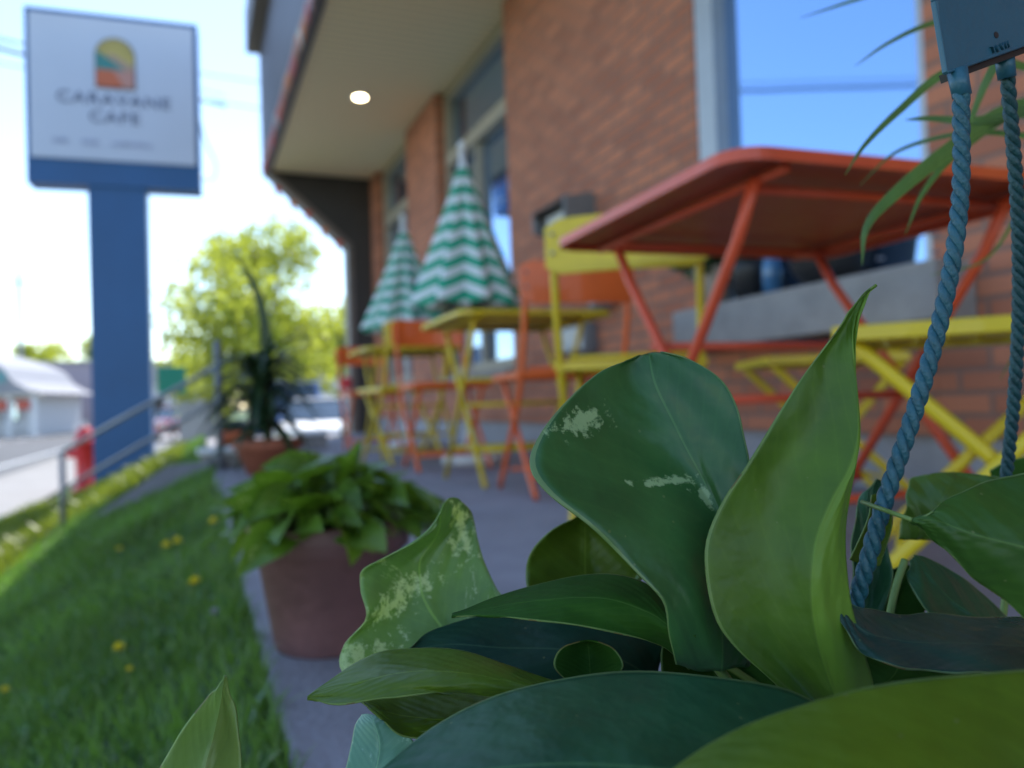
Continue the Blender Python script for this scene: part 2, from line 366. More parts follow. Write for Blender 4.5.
# grass blades
def grass(name, n, region, hmin, hmax, w, mt, label, dens=None):
    b = MB(); vs = []; fs = []
    for i in range(n):
        x, y = region()
        z = gz(x, y); h_ = random.uniform(hmin, hmax); a = random.uniform(0, 6.283); lx = random.gauss(0, .45)*h_; ly = random.gauss(0, .45)*h_
        dx, dy = math.cos(a)*w, math.sin(a)*w; k = len(vs)
        vs += [(x-dx, y-dy, z-.004), (x+dx, y+dy, z-.004), (x+lx*.4+dx*.7, y+ly*.4+dy*.7, z+h_*.6), (x+lx*.4-dx*.7, y+ly*.4-dy*.7, z+h_*.6), (x+lx, y+ly, z+h_)]
        fs += [(k, k+1, k+2, k+3), (k+3, k+2, k+4)]
    b.v = vs; b.f = fs
    return tag(b.build(name, mt), label, kind='stuff')
M['grass'] = simple_leaf_mat('grass_blades', (.11, .20, .055), .35, var=.55, scale=1.6, rough=.5, tcol=(1.6, 1.8, .5))
def reg_near():
    y = .3+3.2*random.random()**1.0; return min(.076, -random.random()**.9*(.28*y+.9)+.11), y
def reg_far():
    y = 3+9*random.random(); return min(.076, .10-random.random()*2.0), y
grass('grass', 42000, reg_near, .018, .05, .0022, M['grass'], 'shaded green lawn grass beside the patio slab', None)
grass('grass', 42000, reg_far, .03, .075, .005, M['grass'], 'lawn grass on the slope towards the street')
M['weed'] = simple_leaf_mat('clover_leaves', (.07, .15, .06), .3, var=.4, scale=4)
def reg_weed():
    cx_, cy_ = random.choice(WC); return min(.05, cx_+random.gauss(0, .09)), cy_+random.gauss(0, .14)
WC = [(-random.random()*.9, .8+4.5*random.random()) for _ in range(26)]
grass('weeds', 5200, reg_weed, .02, .045, .007, M['weed'], 'patches of broad leafed weeds in the lawn')
M['cover'] = simple_leaf_mat('groundcover_leaves', (.16, .20, .035), .45, var=.4, scale=3, tcol=(1.5, 1.5, .5))
def reg_cov():
    y = 4.8+6.5*random.random(); return (-1.0-random.random()*.95 if y < 6.9 or random.random() < .55 else -.15-random.random()*.9), y
grass('ground_cover', 9000, reg_cov, .06, .14, .02, M['cover'], 'sunlit yellow green ground cover on the bank')

# ------------------------------------------------------------------ building
XF = 2.2
bd = tag(empty('cafe_building', (XF, 5, 0)), 'brick cafe building with dark canopy and reflective windows along the patio', 'building')
def wallbox(name, a, b_, mt, par=bd, **k): return MB().box(a, b_).build(name, mt, par, world=True, **k)
wallbox('wall', (XF, 2.98, .19), (XF+.5, 5.31, 3.34), M['brick'])
wallbox('wall', (XF, 7.1, .19), (XF+.5, 8.22, 3.34), M['brick'])
wallbox('wall', (XF, 9.72, .19), (XF+.5, 10.3, 3.34), M['brick'])
wallbox('wall', (XF, -4, .19), (XF+.5, 1.77, 3.34), M['brick'])
wallbox('wall', (XF, 1.772, .19), (XF+.5, 2.978, .54), M['brick'])
wallbox('wall', (XF, 5.312, .19), (XF+.5, 7.098, .52), M['brick'])
wallbox('wall', (XF, 8.222, .19), (XF+.5, 9.718, .52), M['brick'])
wallbox('wall', (XF, 1.772, 2.95), (XF+.5, 2.978, 3.34), M['brick'])
wallbox('foundation', (XF+.02, -4, -.3), (XF+.5, 10.3, .188), M['found'])
wallbox('upper_wall', (XF+.06, -4, 3.52), (12, 10.2, 5.2), M['fascia'])
wallbox('side_wall', (XF+.52, -4, -.5), (12, 10.28, 3.5), M['brick'])
wallbox('soffit', (.96, -4, 3.35), (XF+.55, 10.3, 3.40), M['soffit'])
b = MB().box((.86, -4, 3.33), (.955, 10.32, 4.92)); b.build('fascia', M['fascia'], bd, world=True)
b = MB().box((.70, -4, 4.93), (XF+.05, 10.34, 5.45)); b.build('roof', M['trim'], bd, world=True)
wallbox('roof', (.957, -4, 3.402), (XF+.04, 10.31, 4.92), M['dark'])
# windows
def window(y0, y1, z0, z1, fw, fm, transom=None, mull=(), xg=2.36, fw1=None):
    fw1 = fw1 or fw
    fr = MB()
    fr.box((xg-.07, y0, z0), (xg+.05, y0+fw, z1)); fr.box((xg-.07, y1-fw1, z0), (xg+.05, y1, z1))
    fr.box((xg-.068, y0+fw, z0), (xg+.05, y1-fw1, z0+fw)); fr.box((xg-.068, y0+fw, z1-fw), (xg+.05, y1-fw1, z1))
    if transom: fr.box((xg-.09, y0+fw, transom-.06), (xg+.04, y1-fw, transom+.06))
    for mm in mull: fr.box((xg-.06, mm-.03, z0+fw), (xg+.045, mm+.03, (transom-.06) if transom else z1-fw))
    wd = fr.build('window', fm, bd, world=True)
    p = MB().box((xg, y0+fw*.5, z0+fw*.5), (xg+.012, y1-fw*.5, z1-fw*.5))
    p.v = [(v[0]-bd.location.x, v[1]-bd.location.y, v[2]-bd.location.z) for v in p.v]
    p.build('pane', M['glass'], wd)
window(1.775, 2.975, .735, 2.945, .025, M['frame'], xg=2.275, fw1=.13)
window(5.315, 7.095, .60, 3.33, .09, M['frame_tan'], 2.65, (6.25,))
window(8.225, 9.715, .60, 3.33, .09, M['frame_tan'], 2.65, (8.95,))
wallbox('window_sill', (2.02, 1.62, .55), (2.195, 2.975, .73), M['sill'], bevel=.008)
wallbox('window_sill', (2.14, 5.32, .522), (2.40, 7.09, .596), M['sill'], bevel=.005)
wallbox('window_sill', (2.14, 8.23, .522), (2.40, 9.71, .596), M['sill'], bevel=.005)
# end wing wall with slanted edge
b = MB().prism([(.98, 10.08, 3.345), (2.198, 10.08, 3.345), (2.198, 10.08, .0), (1.95, 10.08, .0), (1.95, 10.08, 2.44)], (0, .2, 0)); b.build('wing_wall', M['dark'], bd, world=True)
b = MB()
b.prism([(.90, 10.05, 3.33), (.98, 10.05, 3.33), (1.95, 10.05, 2.46), (1.87, 10.05, 2.42)], (0, .3, 0))
b.box((1.87, 10.051, 0), (1.948, 10.35, 2.42)); b.build('wing_trim', M['trim'], bd, world=True)
# soffit light
lp = at(360, 97, 7.5095)
lt = tag(empty('ceiling_light', (lp.x, lp.y, 3.35)), 'round recessed light glowing in the tan soffit', 'light')
MB().lathe([(.060, -.006), (.085, -.012), (.09, 0)], 28, cap=False).build('trim_ring', M['white'], lt, smooth=True)
MB().lathe([(.0, -.012), (.04, -.012), (.064, -.004)], 28).build('lens', M['bulb'], lt, smooth=True)

# bunting
bt = tag(empty('bunting', (.84, 5, 3.3)), 'string of small red and orange flags along the canopy edge', 'bunting')
fc = [mat('flag_red', (.62, .05, .04), .7), mat('flag_orange', (.7, .2, .05), .7), mat('flag_pink', (.65, .3, .3), .7), mat('flag_white', (.7, .68, .66), .7)]
sp_ = [Vector((.83, 1+9.05*i/60, 3.40-.05*abs(math.sin(i*math.pi/6)))) for i in range(61)]
sp2 = [Vector((.88+1.0*i/16, 10.02, 3.28-.86*i/16-.05*abs(math.sin(i*math.pi/8)))) for i in range(17)]
MB().tube(sp_, .004, 5).build('cord', M['white'], bt, world=True); MB().tube(sp2, .004, 5).build('cord', M['white'], bt, world=True)
for i, p in enumerate(sp_[::1]):
    q = MB().prism([p+Vector((0,-.055,0)), p+Vector((0,.055,0)), p+Vector((.01+.02*random.random(), random.uniform(-.02,.02), -.15))], (.004, 0, 0))
    q.build('flag', fc[random.choice((0,0,1,1,2,3))], bt, world=True)
for i in range(2, 16, 3):
    p = sp2[i]; MB().prism([p+Vector((-.05,-.02,0)), p+Vector((.05,-.02,0)), p+Vector((random.uniform(-.04,.02),-.02,-.15))], (0, .004, 0)).build('flag', fc[i % 2], bt, world=True)

# wall lantern and boxes on the brick pier
wl = tag(empty('wall_light', (2.2, 4.15, 1.42)), 'dark boxy wall light on the brick pier above the yellow chair', 'wall light')
MB().prism([(2.2,3.98,1.36),(2.0,3.98,1.40),(2.0,3.98,1.53),(2.2,3.98,1.56)], (0,.03,0)).build('end_plate', M['grey'], wl, world=True)
MB().prism([(2.2,4.42,1.36),(2.0,4.42,1.40),(2.0,4.42,1.53),(2.2,4.42,1.56)], (0,.03,0)).build('end_plate', M['grey'], wl, world=True)
MB().prism([(2.199,4.011,1.555),(2.0,4.011,1.527),(1.985,4.011,1.50),(2.0,4.011,1.50),(2.199,4.011,1.53)], (0,.408,0)).build('hood', M['black'], wl, world=True)
MB().box((2.06,4.05,1.39),(2.19,4.38,1.49)).build('diffuser', M['white'], wl, world=True, bevel=.01)
for i, (y0, y1, z0, z1, lb) in enumerate(((3.72, 3.95, .86, 1.0, 'small grey outlet box low on the brick pier, upper of two'), (4.0, 4.35, .62, .80, 'grey utility box low on the brick pier, lower of two'))):
    t_ = tag(empty('utility_box', (2.17, y0, z0)), lb, 'utility box')
    MB().box((2.12, y0, z0), (2.199, y1, z1)).build('housing', M['grey'], t_, world=True, bevel=.01)
    MB().box((2.10, y0+.02, z0+.02), (2.119, y1-.02, z1-.02)).build('cover', M['frame'], t_, world=True, bevel=.006)

# things on the window sill
def lump_foliage(name, c, rx, ry, rz, n, size, mt, par, droop=.3, seed=1):
    rd = random.Random(seed); b = MB()
    for i in range(n):
        while True:
            p = Vector((rd.uniform(-1,1), rd.uniform(-1,1), rd.uniform(-1,1)))
            if p.length < 1: break
        p = p*(.45+.55*rd.random()) if rd.random() < .4 else p.normalized()*rd.uniform(.6, 1.08)
        q = Vector((c[0]+p.x*rx, c[1]+p.y*ry, c[2]+p.z*rz))
        a = Vector((rd.gauss(0,1), rd.gauss(0,1), rd.gauss(0,.6)-droop)).normalized(); s_ = a.cross(Vector((rd.gauss(0,1), rd.gauss(0,1), rd.gauss(0,1)))).normalized()
        l = size*rd.uniform(.6, 1.3); w_ = l*.32
        b.add([q, q+a*l*.5+s_*w_, q+a*l, q+a*l*.5-s_*w_], [(0,1,2,3)])
    return b.build(name, mt, par, world=True)
M['shrub'] = simple_leaf_mat('dark_shrub_leaf', (.03, .07, .025), .2, var=.3)
sx = 2.17
p1 = tag(empty('potted_plant', (sx, 2.86, .73)), 'bushy dark green plant in a beige pot at the left end of the window sill', 'plant')
MB().lathe([(.06, 0), (.085, .15), (.09, .19), (.078, .19), (.07, .14)], 24, (sx, 2.86, .732)).build('pot', mat('beige_pot', (.38, .31, .25), .7), p1, smooth=True, world=True)
lump_foliage('foliage', (sx, 2.86, 1.0), .14, .16, .12, 500, .07, M['shrub'], p1, seed=3)
p2 = tag(empty('potted_plant', (sx, 2.62, .73)), 'dark charcoal pot with leaves beside the beige pot on the window sill', 'plant')
MB().lathe([(.055, 0), (.075, .13), (.08, .17), (.068, .17), (.06, .12)], 24, (sx, 2.62, .732)).build('pot', M['black'], p2, smooth=True, world=True)
lump_foliage('foliage', (sx, 2.62, .95), .10, .09, .07, 260, .06, M['shrub'], p2, seed=4)
p3 = tag(empty('bottle', (sx-.02, 2.46, .73)), 'blue glass bottle standing on the window sill', 'bottle')
MB().lathe([(.036, 0), (.038, .12), (.03, .15), (.014, .18), (.014, .23), (0, .23)], 20, (sx-.02, 2.46, .732)).build('body', mat('blue_glass', (.05, .16, .32), .15, coat=.5), p3, smooth=True, world=True)
MB().lathe([(.017, .228), (.017, .25), (0, .25)], 16, (sx-.02, 2.46, .732)).build('cap', M['white'], p3, smooth=True, world=True)
p4 = tag(empty('planter_bowl', (sx, 2.17, .73)), 'wide dark planter bowl on the window sill behind the red table', 'planter')
MB().lathe([(.09, 0), (.14, .07), (.155, .17), (.165, .175), (.165, .19), (.145, .19), (.13, .1)], 32, (sx, 2.17, .732)).build('bowl', M['black'], p4, smooth=True, world=True)
MB().lathe([(0, .15), (.142, .15)], 32, (sx, 2.17, .732), cap=False).build('soil', M['soil'], p4, world=True)
# ------------------------------------------------------------------ bistro furniture
def make_table(colr, w, d, label, name='bistro_table'):     # local: legs' X lies in the YZ plane at +-x
    t = empty(name); tag(t, label, 'table', 'folding bistro tables')
    hw, hd, rc = w/2, d/2, .06
    out = []
    for cx, cy, a0 in ((hw-rc, hd-rc, 0), (-hw+rc, hd-rc, 90), (-hw+rc, -hd+rc, 180), (hw-rc, -hd+rc, 270)):
        for k in range(7): a = R(a0+k*15); out.append((cx+rc*math.cos(a), cy+rc*math.sin(a)))
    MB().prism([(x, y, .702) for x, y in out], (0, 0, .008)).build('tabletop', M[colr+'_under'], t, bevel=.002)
    b = MB(); ring = [Vector((x, y, .695)) for x, y in out]; ring.append(ring[0])
    n = len(out)
    vs = [(x, y, .7105) for x, y in out]+[(x*1.012, y*1.012, .708) for x, y in out]+[(x*1.012, y*1.012, .690) for x, y in out]+[(x*.985, y*.985, .690) for x, y in out]+[(x*.985, y*.985, .7015) for x, y in out]
    b.add(vs, [(k*n+i, k*n+(i+1) % n, (k+1)*n+(i+1) % n, (k+1)*n+i) for k in range(4) for i in range(n)])
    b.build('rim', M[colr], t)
    r = MB()
    for x in (-w*.36, w*.36): r.tube([(x, -hd*.93, .69), (x, hd*.93, .69)], .009, 8)
    for y in (-d*.33, d*.33): r.tube([(-w*.36, y, .683), (w*.36, y, .683)], .008, 8)
    r.build('underframe', M[colr], t, smooth=True)
    for i, x in enumerate((-w*.36, w*.36)):
        for s in (-1, 1):
            xx = x+(.011 if s > 0 else -.011)
            MB().tube([(xx, s*d*.38, .690), (xx, s*d*.30, .60), (xx, -s*d*.38, .012)], .0105, 10).build('leg', M[colr], t, smooth=True)
    for yy, zz in ((-d*.2, .15), (d*.2, .15), (0, .338), (d*.15, .45)):
        MB().tube([(-w*.36, yy, zz), (w*.36, yy, zz)], .009, 8).build('crossbar', M[colr], t, smooth=True)
    return t
def make_chair(colr, label):                  # faces +Y, base centre at origin
    t = empty('bistro_chair'); tag(t, label, 'chair', 'folding bistro chairs')
    W_ = .41; hw = W_/2
    # seat: slightly dished panel with rolled edges and slats
    b = MB()
    for k in range(7):
        y0 = -.17+k*.053; b.box((-hw+.012, y0, .440), (hw-.012, y0+.044, .452))
    b.build('seat', M[colr], t, bevel=.004)
    b = MB(); b.box((-hw, -.185, .428), (-hw+.011, .215, .453)); b.box((hw-.011, -.185, .428), (hw, .215, .453)); b.box((-hw+.012, .203, .428), (hw-.012, .215, .453)); b.box((-hw+.012, -.185, .428), (hw-.012, -.173, .453))
    b.build('seat_frame', M[colr], t, bevel=.003)
    # backrest: curved plate
    n = 10; vs = []; fs = []
    for th in (0, .008):
        for i in range(n+1):
            x = -hw-.004+(W_+.008)*i/n; yy = -.275-.03*(1-(x/hw)**2)+.012
            e = .02 if i in (0, n) else 0
            for z in (.678+e, .825-e): vs.append((x, yy-th, z))
    m_ = (n+1)*2
    for i in range(n):
        a = 2*i; fs += [(a, a+2, a+3, a+1), (m_+a, m_+a+1, m_+a+3, m_+a+2), (a, m_+a, m_+a+2, a+2), (a+1, a+3, m_+a+3, m_+a+1)]
    fs += [(0, 1, m_+1, m_), (2*n, m_+2*n, m_+2*n+1, 2*n+1)]
    MB().add(vs, fs).build('backrest', M[colr], t, bevel=.002)
    for s in (-1, 1):
        x = s*(hw-.016)
        for zz in (.735, .785): MB().tube([(x, -.285, zz), (x, -.262, zz)], .005, 10).build('rivet', M['steel'], t)
        MB().tube(crv([(x, -.262, .80), (x, -.255, .70), (x, -.215, .54), (x, -.13, .36), (x, .02, .20), (x, .20, .012)], 18), .0105, 8, flat=1.15, side=(1,0,0)).build('leg', M[colr], t, smooth=True)
        x = s*(hw-.040)
        MB().tube(crv([(x, .19, .43), (x, .05, .29), (x, -.10, .14), (x, -.23, .012)], 12), .0105, 8, flat=1.15, side=(1,0,0)).build('leg', M[colr], t, smooth=True)
    for yy, zz in ((.13, .085), (-.17, .08), (-.175, .462)):
        MB().tube([(-hw+.04, yy, zz), (hw-.04, yy, zz)], .007, 8).build('crossbar', M[colr], t, smooth=True)
    return t
def place(o, x, y, rz): o.location = (x, y, 0); o.rotation_euler = (0, 0, R(rz)); return o

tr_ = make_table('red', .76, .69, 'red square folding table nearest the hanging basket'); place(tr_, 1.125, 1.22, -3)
ty = make_table('yellow', .66, .66, 'yellow folding table behind the near orange chair'); place(ty, 1.29, 3.13, -2)
tf = copy_tree(ty); place(tf, 1.30, 5.0, 0); tf['label'] = 'yellow folding table farthest along the patio near the dark wing wall'
cy = make_chair('yellow', 'yellow folding chair with its back behind the left corner of the red table'); place(cy, 1.185, 1.965, -32)
def ychair(x, y, rz, lb, src=cy):
    c = copy_tree(src); place(c, x, y, rz); c['label'] = lb; return c
ychair(1.25, .93, 41, 'yellow folding chair whose crossed legs show beside the teal ropes')
stool = tag(empty('folding_stool'), 'low yellow folding stool between the red table and the window sill', 'stool')
for ch in [x for x in list(bpy.data.objects) if x.parent == cy]:
    if ch.name.split('.')[0] == 'backrest': continue
    if ch.name.split('.')[0] == 'leg' and max(v.co.z for v in ch.data.vertices) > .6: continue
    c_ = ch.copy(); col.objects.link(c_); c_.parent = stool
for s_ in (-1, 1):
    x_ = s_*.189
    MB().tube(crv([(x_, -.17, .43), (x_, -.05, .29), (x_, .08, .14), (x_, .20, .012)], 12), .0105, 8, flat=1.15, side=(1, 0, 0)).build('leg', M['yellow'], stool, smooth=True)
place(stool, 1.80, 1.86, 64)
ychair(1.15, 4.55, 8, 'yellow folding chair in front of the farthest yellow table')
co = make_chair('orange', 'orange folding chair facing the yellow table from the near side'); place(co, 1.27, 2.64, -8)
ychair(1.22, 3.95, 178, 'orange folding chair on the far side of the yellow table', co)
ychair(1.25, 5.95, 180, 'orange folding chair beyond the farthest yellow table', co)

# umbrellas
def umb_mat():
    mt, n, b = newmat('striped_canvas'); L = n.links
    uv = n.nodes.new('ShaderNodeUVMap'); s = n.nodes.new('ShaderNodeSeparateXYZ'); L.new(uv.outputs[0], s.inputs[0])
    fr = math_node(n, 'FRACT', math_node(n, 'MULTIPLY', s.outputs[1], 8.0)); k = math_node(n, 'LESS_THAN', fr, .5)
    L.new(mixc(n, k, (.70, .74, .77), (.0, .34, .20)), b.inputs['Base Color']); b.inputs['Roughness'].default_value = .8
    return mt
M['canvas'] = umb_mat()
def umbrella(p, L_, rad, label, base_z=0, seed=1):
    t = tag(empty('patio_umbrella', (p.x, p.y, 0)), label, 'umbrella', 'closed striped umbrellas')
    zt = p.z; rd = random.Random(seed)
    MB().tube([(0, 0, .05), (0, 0, zt+.04)], .019, 12).build('pole', M['white'], t, smooth=True)
    MB().lathe([(0, zt+.07), (.02, zt+.05), (.02, zt), (.0, zt)], 12, cap=False).build('finial', M['white'], t, smooth=True)
    MB().lathe([(.0, 0), (.17, 0), (.175, .03), (.16, .07), (.05, .09), (.03, .20), (0, .20)], 28).build('base', M['white'], t, smooth=True)
    b = MB(); N = 96; K = 22; vs = []; uvs = []
    ph = [rd.uniform(-.5, .45) for _ in range(8)]
    for j in range(K+1):
        v = j/K
        for i in range(N):
            a = 2*math.pi*i/N; q = (a*8/(2*math.pi)) % 1; pl = abs(q-.5)*2            # 1 at rib, 0 at fold
            idx = int(a*8/(2*math.pi)) % 8
            rr = rad*(v**1.08)*(.62+.38*pl*(1+ph[idx]))
            aa = a+.35*v*(1-pl)*(1 if q > .5 else -1)*-.5
            z = zt-L_*(v+(.035*v*(1-pl)))
            vs.append((rr*math.cos(aa)+.004, rr*math.sin(aa), z)); uvs.append((i/N, v+(.13*v+.02)*(1-pl)))
    fs = [(j*N+i, j*N+(i+1) % N, (j+1)*N+(i+1) % N, (j+1)*N+i) for j in range(K) for i in range(N)]
    b.v = vs; b.f = fs; b.uv = uvs; b.build('canopy', M['canvas'], t, smooth=True, solid=.003)
    rb = MB()
    for i in range(8):
        a = 2*math.pi*i/8; rb.tube([(.03*math.cos(a), .03*math.sin(a), zt-L_*.5), (rad*.8*math.cos(a), rad*.8*math.sin(a), zt-L_*1.0)], .005, 5)
    rb.build('rib', M['grey'], t)
    return t
umbrella(at(462, 152, 4.5), .90, .315, 'closed green and white striped umbrella, the larger one beside the brick pier', seed=2)
umbrella(at(403, 222, 6.3), .88, .35, 'closed green and white striped umbrella, the smaller one farther along the patio', seed=5)

# ------------------------------------------------------------------ potted plants on the patio
def leaf_shape(L_, w, seg=8, curl=.25, fold=.18):
    """local leaf: base at origin, along +Y, returns verts rows (3 cols->5) + uv"""
    vs = []; uv = []; cols = 5
    for j in range(seg+1):
        t = j/seg; hw = w*.5*(math.sin(math.pi*min(1, t*1.0)**.62)**.9 if 0 < t < 1 else 0.0)
        z = -curl*L_*t*t
        for c in range(cols):
            s = (c-2)/2
            vs.append(Vector((hw*s, L_*t-.12*L_*abs(s)*(1 if t < .3 else 0)*(t > 0), z+fold*hw*abs(s)*2))); uv.append((c/4, t))
    fs = [(j*cols+c, j*cols+c+1, (j+1)*cols+c+1, (j+1)*cols+c) for j in range(seg) for c in range(cols-1)]
    return vs, fs, uv
def rot_to(d, roll_):
    d = Vector(d).normalized(); return d.to_track_quat('Y', 'Z').to_matrix() @ Matrix.Rotation(roll_, 3, 'Y')
def leafy(par, c, n, rad, hh, L0, mt, seed, rimr, name='foliage'):
    rd = random.Random(seed); b = MB(); st = MB()
    for i in range(n):
        a = rd.uniform(0, 6.283); e = rd.random(); q = rd.random()**.6
        base = Vector((c[0], c[1], c[2]))+Vector((math.cos(a)*rimr*q*.6, math.sin(a)*rimr*q*.6, 0))
        tip = Vector((c[0]+math.cos(a)*rad*q, c[1]+math.sin(a)*rad*q, c[2]+hh*(1-q*q*1.05)*rd.uniform(.6, 1.1)+.0))
        st.tube(crv([base, (base+tip)/2+Vector((0,0,.03)), tip], 6), .0022, 5)
        el = rd.uniform(-.45, .65) - q*.15
        d = Vector((math.cos(a+rd.uniform(-.8,.8)), math.sin(a+rd.uniform(-.8,.8)), el))
        L_ = L0*rd.uniform(.7, 1.25); vs, fs, uv = leaf_shape(L_, L_*rd.uniform(.68, .85), 7, rd.uniform(.1, .4), rd.uniform(.05, .3))
        mtx = rot_to(d, rd.gauss(0, .5)); b.add([tip+mtx@v for v in vs], fs); b.uv += uv
    b.build(name, mt, par, smooth=True, world=True)
    st.build('stem', M['stem'], par, smooth=True, world=True)
M['stem'] = mat('leaf_stem', (.14, .22, .05), .5)
M['mid_leaf'] = leaf_mat('pothos_leaf', (.095, .20, .026), vari=.5, trans=.3, seed=2.2, rough=.3)
pc = at(334, 640, 1.155)
mp = tag(empty('potted_plant', (pc.x, pc.y, 0)), 'leafy green pothos in a mauve plastic pot on the slab edge', 'plant')
cx, cyy = pc.x, pc.y
MB().lathe([(.082, .001), (.085, .004), (.107, .140), (.116, .142), (.119, .178), (.115, .184), (.108, .182), (.103, .155), (.07, .1)], 48, (cx, cyy, 0)).build('pot', M['mauve'], mp, smooth=True, world=True)
MB().lathe([(0, .162), (.104, .162)], 24, (cx, cyy, 0), cap=False).build('soil', M['soil'], mp, world=True)
leafy(mp, (cx, cyy, .165), 150, .14, .10, .068, M['mid_leaf'], 11, .1)
# palm-like plant in terracotta pot
pp = Vector((.36, 4.40, 0))
tp = tag(empty('potted_palm', pp), 'tall dark leafed plant with one long arching leaf in a terracotta pot', 'plant')
MB().lathe([(.11, 0), (.165, .135), (.18, .137), (.186, .185), (.17, .188), (.155, .16)], 36, tuple(pp)).build('pot', M['terra'], tp, smooth=True, world=True)
MB().lathe([(0, .165), (.16, .165)], 24, tuple(pp), cap=False).build('soil', M['soil'], tp, world=True)
MB().tube(crv([pp+Vector((0,0,.16)), pp+Vector((.01,0,.35)), pp+Vector((-.02,.02,.58))], 8), .022, 8, rr=[.026-.001*i for i in range(9)]).build('trunk', M['bark'], tp, smooth=True, world=True)
def strap(b, base, d0, length, w, droop, rd, seg=10):
    p = Vector(base); d = Vector(d0).normalized(); s = d.cross(Vector((0,0,1)));
    if s.length < .1: s = Vector((1,0,0))
    s.normalize(); vs = []; uv = []
    for j in range(seg+1):
        t = j/seg; hw = w*.5*min(1, t*5+.35)*(1-t**2.6); nn = s.cross(d).normalized()
        for c, (k, l) in enumerate(((-1, .25), (0, 0), (1, .25))): vs.append(p+s*hw*k+nn*hw*l); uv.append((c/2, t))
        p = p+d*length/seg; d = (d+Vector((0,0,-droop/seg))).normalized()
    b.add(vs, [(j*3+c, j*3+c+1, (j+1)*3+c+1, (j+1)*3+c) for j in range(seg) for c in range(2)]); b.uv += uv
rd = random.Random(5); b = MB(); top = pp+Vector((-.02, .02, .58))
for i in range(150):
    a = rd.uniform(0, 6.283); el = rd.uniform(-.1, 1.6); z0 = rd.uniform(-.38, .02)
    strap(b, top+Vector((0, 0, z0)), (math.cos(a), math.sin(a), el), rd.uniform(.25, .5), rd.uniform(.035, .065), rd.uniform(.6, 2.4), rd)
M['dracaena'] = leaf_mat('dark_strap_leaf', (.022, .055, .028), vari=.0, trans=.12, rough=.22, seed=4)
b.build('foliage', M['dracaena'], tp, smooth=True, world=True)
b = MB(); pts = crv([at(262, 425, 4.5), at(266, 360, 4.47), at(262, 310, 4.45), at(245, 268, 4.43), at(214, 243, 4.4)], 16)
vs = []
for j, p in enumerate(pts):
    t = j/16; hw = .042*min(1, t*3+.3)*(1-t**3); vs += [p-rt*hw*.8+up*hw*.3, p+f*hw*.2, p+rt*hw*.9-up*hw*.2]; b.uv += [(0, t), (.5, t), (1, t)]
b.add(vs, [(j*3+c, j*3+c+1, (j+1)*3+c+1, (j+1)*3+c) for j in range(16) for c in range(2)])
b.build('leaf', M['dracaena'], tp, smooth=True, world=True)
op = at(236, 452, 6.0); op.z = 0
t_ = tag(empty('flower_pot', op), 'small orange flower pot behind the terracotta pot', 'pot')
MB().lathe([(.08, 0), (.13, .14), (.145, .142), (.148, .19), (.12, .19), (.1, .15)], 28, tuple(op)).build('pot', mat('orange_pot', (.62, .14, .05), .6), t_, smooth=True, world=True)
lump_foliage('foliage', (op.x, op.y, .22), .1, .1, .05, 160, .06, M['mid_leaf'] if False else M['shrub'], t_, seed=8)

# ------------------------------------------------------------------ stairs and rail
sa = Vector((.0, 4.95, 0)); sb = Vector((-.86, 5.95, -.55))
dv = Vector((sb.x-sa.x, sb.y-sa.y, 0)).normalized(); nv_ = Vector((-dv.y, dv.x, 0)); nv_ = nv_ if nv_.y > 0 else -nv_
st = tag(empty('concrete_stairs', sa), 'short grey concrete stairs going down from the patio to the street', 'stairs')
b = MB(); L_ = (sb-sa).xy.length
for k in range(4):
    a = sa+dv*(L_*k/4); c = sa+dv*(L_*(k+1)/4)
    zt = -.02-.14*k
    b.prism([Vector((a.x, a.y, zt))+nv_*.16, Vector((c.x, c.y, zt))+nv_*.16, Vector((c.x, c.y, zt))+nv_*1.2, Vector((a.x, a.y, zt))+nv_*1.2], (0, 0, -.6))
b.build('step', M['walk'], st, world=True)
q0 = [sa-dv*.1, sa+dv*.25, sb+dv*.05]; b = MB()
b.prism([Vector((q0[0].x, q0[0].y, .05)), Vector((q0[1].x, q0[1].y, .03)), Vector((q0[2].x, q0[2].y, -.50)), Vector((q0[2].x, q0[2].y, -.9)), Vector((q0[0].x, q0[0].y, -.9))], nv_*.14)
b.build('side_wall', mat('dark_concrete', (.14, .14, .17), .85), st, world=True)
rl = tag(empty('handrail', sa), 'grey steel handrail with two bars beside the concrete stairs', 'railing')
b = MB(); A0 = at(217, 480, 4.55); B0 = at(62, 545, 5.7)
def zline(p, z): return Vector((p.x, p.y, z))
A1 = at(217, 340, 4.55); B1 = at(62, 450, 5.7)
for nm, p, q in (('post', zline(A0, -.05), A1), ('post', zline(A0, 0)+(B0-A0)*.999, B1)): pass
MB().tube([zline(A1, -.08), A1], .020, 10).build('post', M['steel'], rl, smooth=True, world=True)
MB().tube([zline(B1, gz(B1.x, B1.y)-.05), B1], .022, 10).build('post', M['steel'], rl, smooth=True, world=True)
MB().tube([at(217, 366, 4.55), at(62, 452, 5.7)], .017, 8).build('rail', M['steel'], rl, smooth=True, world=True)
MB().tube([at(217, 400, 4.55), at(62, 490, 5.7)], .014, 8).build('rail', M['steel'], rl, smooth=True, world=True)
for i, (x, d, s_, zz, lb) in enumerate(((222, 4.75, .12, .09, 'low concrete block at the top of the stairs'), (312, 6.6, .12, .12, 'pale concrete block near the end of the patio'))):
    p = at(x, 470, d); t_ = tag(empty('concrete_block', (p.x, p.y, 0)), lb, 'block')
    MB().box((p.x-s_, p.y-s_, 0), (p.x+s_, p.y+s_, zz)).build('body', M['walk'], t_, world=True, bevel=.01)
    MB().box((p.x-s_-.02, p.y-s_-.02, zz+.001), (p.x+s_+.02, p.y+s_+.02, zz+.03)).build('cap', M['white'], t_, world=True, bevel=.008)  # white cap: sunlight on the block's top, put into the colour

